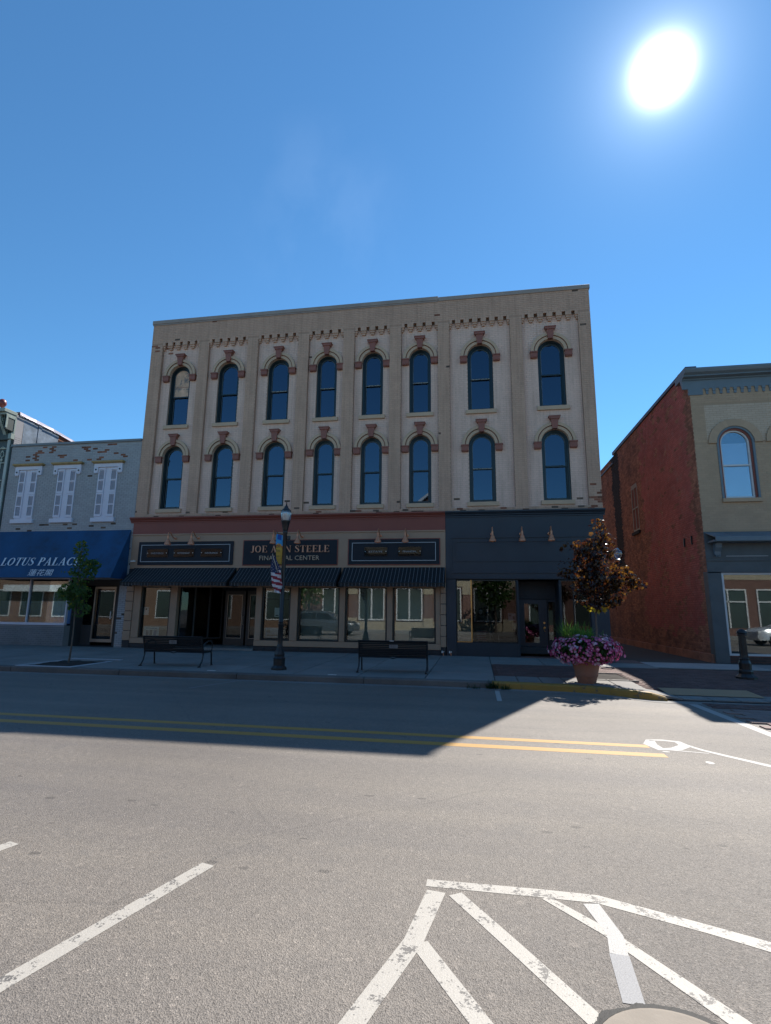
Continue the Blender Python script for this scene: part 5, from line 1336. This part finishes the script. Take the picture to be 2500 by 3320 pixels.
# ------------------------------------------------------------------ benches
def bench0():
    o = thing('bench', 'b', 'bench', (0, 0, 0), 'black metal benches facing the shops'); Lb = 1.70
    def strip(y0, z0, y1, z1, name, n=1):
        t = MB(); d = Vector((y1-y0, z1-z0)); k = 9
        for i in range(k):
            a, b = i/k+.004, (i+1)/k-.012
            p = [(y0+d.x*q, z0+d.y*q) for q in (a, b)]
            for (ya, za), (yb, zb) in ((p[0], p[1]),):
                q = [(-Lb/2, ya, za), (Lb/2, ya, za), (Lb/2, yb, zb), (-Lb/2, yb, zb)]
                t.face(q); t.face([(x, y+.012, z-.002) for x, y, z in reversed(q)])
                t.face([q[0], q[1], (q[1][0], q[1][1]+.012, q[1][2]-.002), (q[0][0], q[0][1]+.012, q[0][2]-.002)]); t.face([q[3], q[2], (q[2][0], q[2][1]+.012, q[2][2]-.002), (q[3][0], q[3][1]+.012, q[3][2]-.002)])
        return part(name, t, m_benchmetal, o)
    strip(-.02, .37, -.13, .75, 'backrest'); 
    part('seat', MB().box(-Lb/2, Lb/2, -.02, .42, .37, .385), m_benchmetal, o, bevel=.005)
    part('top_rail', MB().tube([(-Lb/2, -.135, .755), (Lb/2, -.135, .755)], .014), m_benchmetal, o, smooth=True)
    part('bottom_rail', MB().tube([(-Lb/2, -.02, .36), (-.1, -.02, .36), (0, -.02, .335), (.1, -.02, .36), (Lb/2, -.02, .36)], .014), m_benchmetal, o, smooth=True)
    for x in (-Lb/2+.02, Lb/2-.02):
        s = -1 if x < 0 else 1
        part('leg', MB().tube([(x, -.13, .75), (x, -.06, .5), (x, -.02, .38), (x, -.01, .30), (x, -.05, .15), (x-.02, -.11, .03), (x-.03, -.14, .012)], .020, 8).box(x-.05, x+.01, -.17, -.1, 0, .02), m_benchmetal, o, smooth=True)
        part('leg', MB().tube([(x+.0, -.02, .37), (x, .2, .355), (x, .38, .37), (x, .42, .33), (x, .44, .2), (x, .46, .03), (x, .49, .012)], .020, 8).box(x-.02, x+.02, .44, .51, 0, .02), m_benchmetal, o, smooth=True)
        part('armrest', MB().tube([(x, -.06, .48), (x, .05, .58), (x, .2, .64), (x, .33, .645), (x, .43, .60), (x, .46, .50), (x, .43, .40), (x, .38, .37)], .018, 8), m_benchmetal, o, smooth=True)
    return o
def bplaque(o, lab, x0, z0, dx, M):
    t = MB().box(-.105, .105, -.006, 0, 0, .09); p = part('plaque', t, plain('worn pale plaque', (.16, .155, .15), .6), None, (0, 0, 0)); p.parent = o; p.location = (x0, -.118, z0)
    q = part('engraving', MB().box(-.05, -.045, -.009, -.0065, .01, .08).box(-.01, -.004, -.009, -.0065, .01, .08).box(.035, .04, -.009, -.0065, .01, .08), m_black, None, (0, 0, 0)); q.parent = p
B0 = bench0(); WL[B0.name] = Vector((0, 0, 0))
B1 = copy_tree(B0)
B0.location = (-7.845, -5.19, gz(-7.8, -5.2)); B0['label'] = 'black metal bench left of the lamp post, in front of the recessed entrance'
B1.location = (-2.06, -5.13, gz(-2, -5.1)); B1.rotation_euler = (0, 0, math.radians(4)); B1['label'] = 'black metal bench right of the lamp post, in front of the shaded windows'
bplaque(B0, 1, 0.02, .57, 0, None); bplaque(B1, 1, 0.02, .58, 0, None)
o = wpart_thing('paper_scrap', MB().box(-2.12, -2.02, -5.30, -5.24, gz(0, -5.2)+.752, gz(0, -5.2)+.765), m_white); tag(o, 'small white scrap lying on the top rail of the right hand bench', 'paper')
for x, y, l in ((-6.42, -5.86, 'small white litter patch on the pavement below the left bench'), (-3.37, -5.9, 'small white litter patch on the pavement between lamp post and right bench')):
    o = wpart_thing('litter', MB().box(x-.1, x+.1, y-.03, y+.03, gz(x, y)+.001, gz(x, y)+.006), m_white); tag(o, l, 'litter')

# ------------------------------------------------------------------ bollard
bo = thing('bollard', 'black fluted cast iron bollard on the brick pavement before the right hand shop window', 'bollard', (6.2, -4.15, .14))
bx, by = 6.2, -4.15; z0 = gz(bx, by)
lathe_w('base', [(.225, z0), (.225, z0+.04), (.19, z0+.07), (.15, z0+.11), (.155, z0+.17), (.15, z0+.19), (.13, z0+.21), (.135, z0+.35), (.105, z0+.42), (.11, z0+.45), (.09, z0+.47)], m_lampmetal, bo, bx, by, 10, False)
t = MB(); n = 40; zs = [z0+.471, z0+.55, z0+.98]; rr_ = [.095, .085, .078]
for q in range(2):
    for k in range(n):
        a0, a1 = 2*PI*k/n, 2*PI*(k+1)/n; f0, f1 = (1 if k % 2 else .9), (1 if (k+1) % 2 else .9)
        t.face([(bx+rr_[q]*f0*math.cos(a0), by+rr_[q]*f0*math.sin(a0), zs[q]), (bx+rr_[q]*f1*math.cos(a1), by+rr_[q]*f1*math.sin(a1), zs[q]), (bx+rr_[q+1]*f1*math.cos(a1), by+rr_[q+1]*f1*math.sin(a1), zs[q+1]), (bx+rr_[q+1]*f0*math.cos(a0), by+rr_[q+1]*f0*math.sin(a0), zs[q+1])])
wpart('fluted_shaft', t, m_lampmetal, bo)
lathe_w('cap', [(.085, z0+.981), (.105, z0+.99), (.105, z0+1.01), (.085, z0+1.03), (.105, z0+1.05), (.10, z0+1.08), (.065, z0+1.12), (.03, z0+1.14), (0, z0+1.145)], m_lampmetal, bo, bx, by, 20)

# ------------------------------------------------------------------ trees and plants
def leaf_mesh(name, mat, s, lobes=True):
    t = MB()
    if lobes:
        P = [(0, 0), (.16, .06), (.42, .02), (.30, .22), (.50, .42), (.24, .46), (.16, .62), (.06, .60), (0, .95), (-.06, .60), (-.16, .62), (-.24, .46), (-.50, .42), (-.30, .22), (-.42, .02), (-.16, .06)]
    else: P = [(0, 0), (.2, .2), (.27, .45), (.18, .75), (0, 1), (-.18, .75), (-.27, .45), (-.2, .2)]
    pts = [Vector((x*s, y*s, -.18*s*abs(x)*2-.25*s*y*y)) for x, y in P]; c = Vector((0, .35*s, .0))
    i = len(t.v); t.v = [tuple(c)]+[tuple(p) for p in pts]; n = len(pts)
    for k in range(n): t.f.append((0, 1+k, 1+(k+1) % n)); t.mi.append(0)
    return t.mesh(name, [mat], recalc=False)
def crown_points(blobs, n, rnd):
    out = []; W = [r[3]*r[4]*r[5]*r[6] for r in blobs]; T = sum(W)
    for b, w in zip(blobs, W):
        for k in range(int(n*w/T)):
            while True:
                p = Vector((rnd.uniform(-1, 1), rnd.uniform(-1, 1), rnd.uniform(-1, 1)))
                if .25 < p.length < 1: break
            out.append(Vector((b[0]+p.x*b[3], b[1]+p.y*b[4], b[2]+p.z*b[5])))
    return out
def tree(root, base, top, blobs, leaves, n, r0, rnd, matbark, pick, lean=(0, 0), nparts=300):
    t = MB(); pts = []
    for k in range(9):
        f = k/8; pts.append((base[0]+lean[0]*f+.03*math.sin(f*7), base[1]+lean[1]*f, base[2]+(top-base[2])*f))
    t.tube(pts, r0, 9, r1=r0*.25)
    wpart('trunk', t, matbark, root, smooth=True)
    cp = crown_points(blobs, n, rnd); t = MB()
    for k in range(26):
        b = blobs[rnd.randrange(len(blobs))]; e = Vector((b[0]+rnd.uniform(-.7, .7)*b[3], b[1]+rnd.uniform(-.7, .7)*b[4], b[2]+rnd.uniform(-.3, .8)*b[5]))
        f = max(.35, min(.85, (e.z-.35-base[2])/(top-base[2]))); s = Vector((base[0]+lean[0]*f, base[1], base[2]+(top-base[2])*f)); m = (s+e)/2+Vector((0, 0, .06))
        t.tube([s, m, e], r0*.28, 5, r1=.004)
    wpart('branches', t, matbark, root)
    items = []
    for p in cp:
        if noise.noise(p*3.1+Vector((root.location.x, 0, 0))) < -.15: continue
        q = Matrix.Translation(p) @ Matrix.Rotation(rnd.uniform(0, 2*PI), 4, 'Z') @ Matrix.Rotation(rnd.uniform(-1.9, -.4), 4, 'X') @ Matrix.Rotation(rnd.uniform(-.5, .5), 4, 'Y') @ Matrix.Scale(rnd.uniform(.6, 1.15), 4)
        items.append((q, pick(p, rnd)))
    mats = []
    for me in leaves:
        for m in me.materials:
            if m not in mats: mats.append(m)
    spread(root, 'leaf', leaves, mats, items, nparts, 'crown')
m_bark = paint('grey brown bark', (.12, .09, .07), .85, .3, 8, .8, 40)
lp_d = leafmat('dark purple leaf', (.016, .007, .006), (.036, .015, .011), (.10, .03, .012), .25, .55)
lp_o = leafmat('bronze leaf', (.026, .018, .010), (.058, .032, .014), (.26, .12, .02), .28, .6)
lp_y = leafmat('yellow leaf', (.35, .28, .02), (.45, .35, .03), (.55, .45, .04), .4, .4)
lg_d = leafmat('green leaf', (.03, .065, .018), (.06, .12, .03), (.14, .25, .04), .45, .3)
lg_y = leafmat('yellow green leaf', (.14, .16, .02), (.28, .26, .03), (.3, .3, .03), .45, .3)
rt = random.Random(21)
pt = thing('purple_tree', 'young street tree with glossy dark purple and bronze leaves rising behind the flower pot', 'tree', (2.74, -4.6, gz(2.74, -4.6)))
leaves = [leaf_mesh('leaf', lp_d, .125), leaf_mesh('leaf', lp_o, .125), leaf_mesh('leaf', lp_y, .13)]
blobs = [(2.95, -4.6, 2.45, .52, .5, .55, 1.15), (2.85, -4.6, 3.05, .45, .42, .42, 1.0), (3.35, -4.65, 2.45, .42, .42, .45, 1.0), (2.98, -4.6, 3.62, .24, .28, .36, .8), (3.75, -4.7, 2.38, .26, .24, .16, .9),
         (2.55, -4.6, 3.25, .22, .25, .2, .7), (3.25, -4.6, 3.45, .18, .2, .18, .9), (2.30, -4.4, 2.75, .34, .3, .30, .35), (2.45, -4.5, 2.15, .3, .3, .3, .5), (2.9, -4.6, 1.95, .38, .38, .28, 1.0), (3.25, -4.6, 2.05, .3, .3, .25, .8), (2.25, -4.4, 3.3, .2, .2, .1, .3)]
def pk(p, r):
    if p.z < 1.82: return 2 if r.random() < .55 else 0
    return 1 if r.random() < (.48 if p.x > 3.05 else (.38 if p.z > 3.2 else .22)) else 0
tree(pt, (2.74, -4.6, gz(2.74, -4.6)), 3.75, blobs, leaves, 3700, .03, rt, m_bark, pk, lean=(.18, 0))
gt = thing('young_green_tree', 'slender young green tree in the white bordered soil pit before the blue awning', 'tree', (-10.98, -5.1, .15))
leaves = [leaf_mesh('leaf', lg_d, .095), leaf_mesh('leaf', lg_y, .10)]
blobs = [(-11.05, -5.1, 2.05, .46, .4, .32, 1), (-10.85, -5.1, 2.65, .36, .32, .42, .8), (-11.02, -5.1, 3.25, .20, .2, .30, .75), (-10.62, -5.1, 2.85, .24, .22, .18, .7), (-11.42, -5.1, 2.05, .22, .2, .2, .8), (-10.85, -5.1, 1.6, .3, .3, .22, .7), (-11.35, -5.1, 2.6, .15, .15, .12, .5)]
tree(gt, (-10.98, -5.1, .13), 3.4, blobs, leaves, 1700, .026, rt, m_bark, lambda p, r: 1 if r.random() < .07 or (p.z > 3.35 and r.random() < .4) else 0)
# planter
pl = thing('flower_planter', 'large terracotta pot overflowing with pink petunias at the yellow kerb', 'flower pot', (2.30, -5.88, .14))
px, py = 2.30, -5.86; z0 = gz(px, py)
lathe_w('pot', [(.0, z0), (.185, z0), (.195, z0+.03), (.225, z0+.14), (.235, z0+.145), (.235, z0+.165), (.232, z0+.17), (.242, z0+.175), (.242, z0+.19), (.238, z0+.20), (.285, z0+.40), (.31, z0+.405), (.315, z0+.47), (.30, z0+.475), (.28, z0+.44), (0, z0+.43)], m_terracotta, pl, px, py, 36, cap=False)
rf = random.Random(4)
fm = [leafmat('pink petunia', (.66, .14, .34), (.72, .24, .46), (.5, .08, .2), .6, .2), leafmat('pale petunia', (.60, .42, .55), (.66, .55, .66), (.5, .3, .4), .6, .2), leafmat('magenta petunia', (.34, .03, .15), (.50, .06, .24), (.4, .04, .15), .6, .2)]
m_eye = plain('petunia centre', (.55, .5, .45), .7)
def flower(mat):
    t = MB(); n = 10; r = .036; t.v = [(0, 0, -.006)]
    for k in range(n): a = 2*PI*k/n; q = r*(1 if k % 2 == 0 else .84); t.v.append((q*math.cos(a), q*math.sin(a), .006 if k % 2 == 0 else .0))
    for k in range(n): t.f.append((0, 1+k, 1+(k+1) % n)); t.mi.append(0)
    i = len(t.v)
    for k in range(5): a = 2*PI*k/5; t.v.append((.010*math.cos(a), .010*math.sin(a), .001))
    t.f.append(tuple(range(i, i+5))); t.mi.append(1)
    return t.mesh('flower', [mat, m_eye], recalc=False)
fmesh = [flower(m) for m in fm]
items = []; li = []
for k in range(3400):
    a = rf.uniform(0, 2*PI); e = rf.uniform(-.75, 1.0); ce = math.cos(e*1.2)
    R_ = Vector((.74*math.cos(a)*ce, .58*math.sin(a)*ce, .30*math.sin(e*1.35)))
    if e < -.2: R_.z = -.09+.33*(e+.2); R_.x *= .97
    shell = rf.uniform(.80, 1.04)*(1+.12*noise.noise(Vector((math.cos(a)*2, math.sin(a)*2, e*3))))
    p = Vector((px+.02, py+.05, z0+.68))+R_*shell
    n_ = Vector((R_.x/.5, R_.y/.4, R_.z/.2+.15)).normalized(); q = (n_+Vector((rf.uniform(-.5, .5), rf.uniform(-.5, .5), rf.uniform(-.3, .5)))).normalized().to_track_quat('Z', 'Y').to_matrix().to_4x4()
    den = noise.noise(p*5)
    if k % 3 == 0 and den > -.22:
        items.append((Matrix.Translation(p+n_*.03) @ q @ Matrix.Scale(rf.uniform(.75, 1.15), 4), 1 if rf.random() < (.30 if p.x < px-.2 or p.z > z0+.8 else .08) else (0 if rf.random() < .6 else 2)))
    else: li.append((Matrix.Translation(Vector((px, py, z0+.66))+R_*rf.uniform(.5, .95)) @ q @ Matrix.Scale(rf.uniform(.6, 1.1), 4), 0))
spread(pl, 'flower', fmesh, fm+[m_eye], items, 300, 'flower_mass')
pleaf = leafmat('petunia leaf', (.02, .05, .015), (.04, .085, .025), (.07, .13, .02), .6, .2)
lm = [leaf_mesh('petunia_leaf', pleaf, .07, False)]
spread(pl, 'petunia_leaf', lm, [pleaf], li, 0, 'petunia_foliage')
mg = leafmat('spiky grass blade', (.05, .12, .025), (.10, .22, .045), (.25, .48, .06), .45, .3)
def blades(c, n, L, spreadr, rnd, w=.008, droop=.5):
    t = MB()
    for k in range(n):
        a = rnd.uniform(0, 2*PI); l = L*rnd.uniform(.6, 1.05); o = Vector(c)+Vector((rnd.uniform(-1, 1)*spreadr, rnd.uniform(-1, 1)*spreadr, 0)); d = Vector((math.cos(a), math.sin(a), 0)); r = rnd.uniform(.25, .95)
        P = [o+d*(l*r*f*.8)+Vector((0, 0, l*(f*(1.0-r*.25)-droop*r*f*f))) for f in (0, .3, .6, .85, 1)]; s = Vector((-d.y, d.x, 0))
        for i in range(4):
            wa, wb = w*(1-i*.22), w*(1-(i+1)*.22); t.face([P[i]-s*wa, P[i]+s*wa, P[i+1]+s*wb, P[i+1]-s*wb])
    return t
o = wpart('spiky_grass', blades((px-.10, py+.06, z0+.86), 420, .62, .24, rf, .009, .75), mg, pl, stuff=True, recalc=False)
wpart('spiky_grass', blades((px-.36, py+.06, z0+.86), 90, .72, .05, rf, .007), mg, pl, stuff=True, recalc=False)
wpart('spiky_grass', blades((px+.42, py+.1, z0+.86), 18, .36, .03, rf, .006), mg, pl, stuff=True, recalc=False)
# weeds in the kerb joint
wd = wpart_thing('weeds', MB(), mg) if False else None
t = blades((.28, -6.26, .02), 120, .26, .12, rf, .007, .7); u = blades((-.12, -6.3, .01), 60, .16, .14, rf, .006, .8); v = blades((.55, -6.33, .01), 50, .2, .10, rf, .006, .8)
for q in (u, v):
    i = len(t.v); t.v += q.v; t.f += [tuple(i+k for k in f) for f in q.f]; t.mi += q.mi
wo = wpart('weeds', t, leafmat('weed', (.015, .035, .012), (.03, .055, .018), (.04, .08, .02), .6, .2), None, recalc=False); wo['kind'] = 'stuff'; tag(wo, 'tuft of weeds growing in the kerb joint beside the yellow kerb', 'weeds')

# ------------------------------------------------------------------ across the street (seen in the shop glass)
KY = -21.2
mb = MB().box(-60, 80, -26.0, KY, -.05, .13); far_walk = struct('far_sidewalk', mb, m_conc)
ob = thing('brick_gable_building', 'two storey red brick building with cream bands and white windows across the street', 'building', (-6, -26, .13))
m_ob = paint('sunlit red brick', (.16, .085, .065), .85, .2, 3, .5, 20)
m_ocream = paint('cream stucco band', (.36, .30, .21), .7, .1, 2, .2)
t = MB(); t.box(-14.2, 3.2, -34, -26.06, .1, 6.9); t.box(-6.9, -1.1, -33, -26.03, 6.9, 9.2)
t.prism([(-6.9, 9.2), (-1.1, 9.2), (-3.95, 11.55)], lambda u, v, d: (u, -26.03+d, v), -6, 0); wpart('wall', t, m_ob, ob)
t = MB()
for s in (-1, 1): t.prism([(0, 11.6), (0, 11.85), (s*3.35, 9.1), (s*3.2, 8.95)], lambda u, v, d: (-3.95+u, -26.03+d, v), -6, .3)
wpart('gable_trim', t, m_rwhite, ob)
t = MB().box(-14.3, 3.3, -26.12, -26.0, 6.4, 7.1).box(-14.3, 3.3, -26.1, -26.0, 3.7, 4.6).box(-14.3, 3.3, -26.1, -26.0, .1, .8); wpart('stone_band', t, m_ocream, ob)
for c in (-13.6, -10.4, -7.2, -4.0, -.8, 2.4):
    wpart('brick_pier', MB().box(c-.35, c+.35, -26.0, -25.88, .1, 3.7), m_ob, ob); wpart('pier_base', MB().box(c-.4, c+.4, -25.999, -25.84, .1, 1.1).box(c-.4, c+.4, -25.999, -25.84, 3.05, 3.69), m_ocream, ob)
for i, c in enumerate((-12, -8.8, -5.6, -2.4, .8)):
    w = wpart('window', MB().box(c-1.1, c-1.0, -26.05, -25.95, .9, 3.6).box(c+1.0, c+1.1, -26.05, -25.95, .9, 3.6).box(c-1, c+1, -26.05, -25.95, 3.5, 3.6).box(c-1, c+1, -26.05, -25.95, .9, 1.0).box(c-.06, c+.06, -26.05, -25.95, 1.0, 3.5), m_rwhite, ob)
    wpart('pane', MB().box(c-1, c+1, -26.04, -26.03, 1.0, 3.5), plain('dim window glass', (.05, .065, .06), .1), w)
    w = wpart('window', MB().box(c-.5, c+.5, -26.03, -25.97, 4.9, 6.1), m_rwhite, ob); wpart('pane', MB().box(c-.42, c+.42, -25.969, -25.965, 4.98, 6.02), plain('dim window glass', (.05, .065, .06), .1), w)
oc = thing('brick_shop_building', 'single storey red brick shop with cream parapet and large windows across the street', 'building', (12, -26, .13))
wpart('wall', MB().box(3.4, 40, -34, -26.02, .1, 5.2), m_ob, oc)
wpart('parapet_band', MB().box(3.4, 40, -26.15, -26.0, 4.3, 5.4), m_ocream, oc)
for c in (5.5, 8.8, 12.1, 15.4, 18.7, 22):
    w = wpart('window', MB().box(c-1.3, c-1.2, -26.02, -25.95, .7, 3.6).box(c+1.2, c+1.3, -26.02, -25.95, .7, 3.6).box(c-1.2, c+1.2, -26.02, -25.95, 3.5, 3.6).box(c-1.2, c+1.2, -26.02, -25.95, 2.6, 2.7).box(c-.05, c+.05, -26.02, -25.95, .7, 3.5), m_rwhite, oc)
    wpart('pane', MB().box(c-1.2, c+1.2, -26.015, -26.01, .7, 3.5), plain('dim window glass', (.05, .065, .06), .1), w)
ol = thing('brown_brick_building', 'long brown brick building with a cream awning across the street to the left', 'building', (-24, -26, .13))
wpart('wall', MB().box(-90, -14.4, -34, -26.02, .1, 7.8), paint('tan stucco', (.20, .12, .08), .8), ol)
wpart('shop_awning', MB().box(-44, -36, -26.0, -25.2, 3.1, 3.7), m_rwhite, ol)
for c in (-17, -20.5, -24, -27.5, -31, -34.5, -38, -41.5, -45, -49): w = wpart('window', MB().box(c-1.2, c+1.2, -26.02, -25.97, .8, 3.3), m_rwhite, ol); wpart('pane', MB().box(c-1.1, c+1.1, -25.969, -25.96, .9, 3.2), plain('dim window glass', (.05, .065, .06), .1), w)
for k_, (x_, y_) in enumerate(((1.3, -22.6), (-13.5, -22.8), (14.5, -22.4))):
    tr = thing('street_tree', ('leafy green street tree across the road, straight opposite the dark shop', 'leafy green street tree across the road, opposite the left shops', 'leafy green street tree across the road, opposite the right building')[k_], 'tree', (x_, y_, .13), 'street trees across the road')
    bl = [(x_, y_, 3.2, 1.5, 1.3, 1.3, 1), (x_+.6, y_, 4.6, 1.1, 1.1, 1.0, 1), (x_-.7, y_, 4.2, 1.1, 1.1, 1.0, 1)]
    tree(tr, (x_, y_, .13), 4.6, bl, [leaf_mesh('leaf', lg_d, .30)], 1300, .09, random.Random(60+k_), m_bark, lambda p, r: 0, nparts=0)
def car(name, label, loc, rz, col, suv=True):
    o = thing(name, label, 'car', (0, 0, 0)); H = 1.62 if suv else 1.42; h0 = .30; L = 2.3
    low = [(-2.25, .45), (-2.28, .75), (-2.15, 1.0), (-1.9, 1.06), (.9, 1.04), (1.9, .92), (2.2, .75), (2.28, .5), (2.2, .3), (1.85, .28), (-1.9, .28), (-2.2, .32)]
    top = [(-2.05, 1.05), (-1.75, H-.12), (-1.2, H), (-.1, H), (.45, H-.12), (1.15, 1.03)]
    t = MB(); secs = [(-.90, .93, .0), (-.84, 1.0, 0), (.84, 1.0, 0), (.90, .93, 0)]
    prev = None
    def loft(mb, outline, secs, m):
        rings = []
        cx = sum(p[0] for p in outline)/len(outline); cz = sum(p[1] for p in outline)/len(outline)
        for (y, s, _) in secs: i = len(mb.v); mb.v += [(cx+(x-cx)*s, y, cz+(z-cz)*s) for x, z in outline]; rings.append(i)
        n = len(outline)
        for a, b in zip(rings, rings[1:]):
            for k in range(n): mb.f.append((a+k, a+(k+1) % n, b+(k+1) % n, b+k)); mb.mi.append(m)
        mb.f.append(tuple(rings[0]+k for k in range(n))); mb.mi.append(m); mb.f.append(tuple(rings[-1]+k for k in range(n))); mb.mi.append(m)
    loft(t, low, secs, 0); part('body', t, paint('car paint %.2f' % col[0], col, .25, .03, 1, 0, metal=.3), o, smooth=True)
    t = MB(); loft(t, top, [(-.70, .93, 0), (-.64, 1, 0), (.64, 1, 0), (.70, .93, 0)], 0); part('roof', t, MATS['car paint %.2f' % col[0]], o, smooth=True)
    for sy in (-1, 1):
        t = MB(); t.prism([(-1.7, 1.08), (-1.5, H-.16), (-.35, H-.10), (-.35, 1.08)], lambda u, v, d: (u, sy*(.69+.02), v), 0, 0) if False else None
        t = MB(); yy = sy*.715
        t.face([(-1.72, yy, 1.09), (-.42, yy, 1.09), (-.42, yy, H-.13), (-1.45, yy, H-.17)]); t.face([(-.36, yy, 1.09), (.85, yy, 1.08), (.38, yy, H-.18), (-.36, yy, H-.13)])
        part('side_glass', t, plain('car glass', (.01, .012, .015), .08), o, recalc=False)
        t = MB().box(2.12, 2.26, sy*.75-.12, sy*.75+.12, .68, .82); part('headlight', t, m_rwhite, o, bevel=.02)
    for wx in (-1.4, 1.4):
        for sy in (-1, 1):
            w = part('wheel', MB().lathe([(.24, -.11), (.33, -.10), (.345, 0), (.33, .10), (.24, .11)], (wx, sy*.82, .345), 26, axis='y'), plain('tyre rubber', (.015, .015, .015), .8), o, smooth=True)
            part('rim', MB().lathe([(0, sy*.06), (.06, sy*.10), (.10, sy*.08), (.2, sy*.11), (.24, sy*.112)], (wx, sy*.82, .345), 20, axis='y', cap=False), plain('alloy', (.4, .4, .4), .3, .8), w, smooth=True)
    o.location = loc; o.rotation_euler = (0, 0, rz); return o
car('parked_car', 'grey SUV parked across the street, seen reflected in the shaded shop window', (-10.4, -17.6, 0), math.radians(4), (.08, .095, .11))
car('parked_car', 'white car parked across the street, seen reflected in the right shop window', (17.2, -14.8, 0), PI, (.55, .56, .57), False)
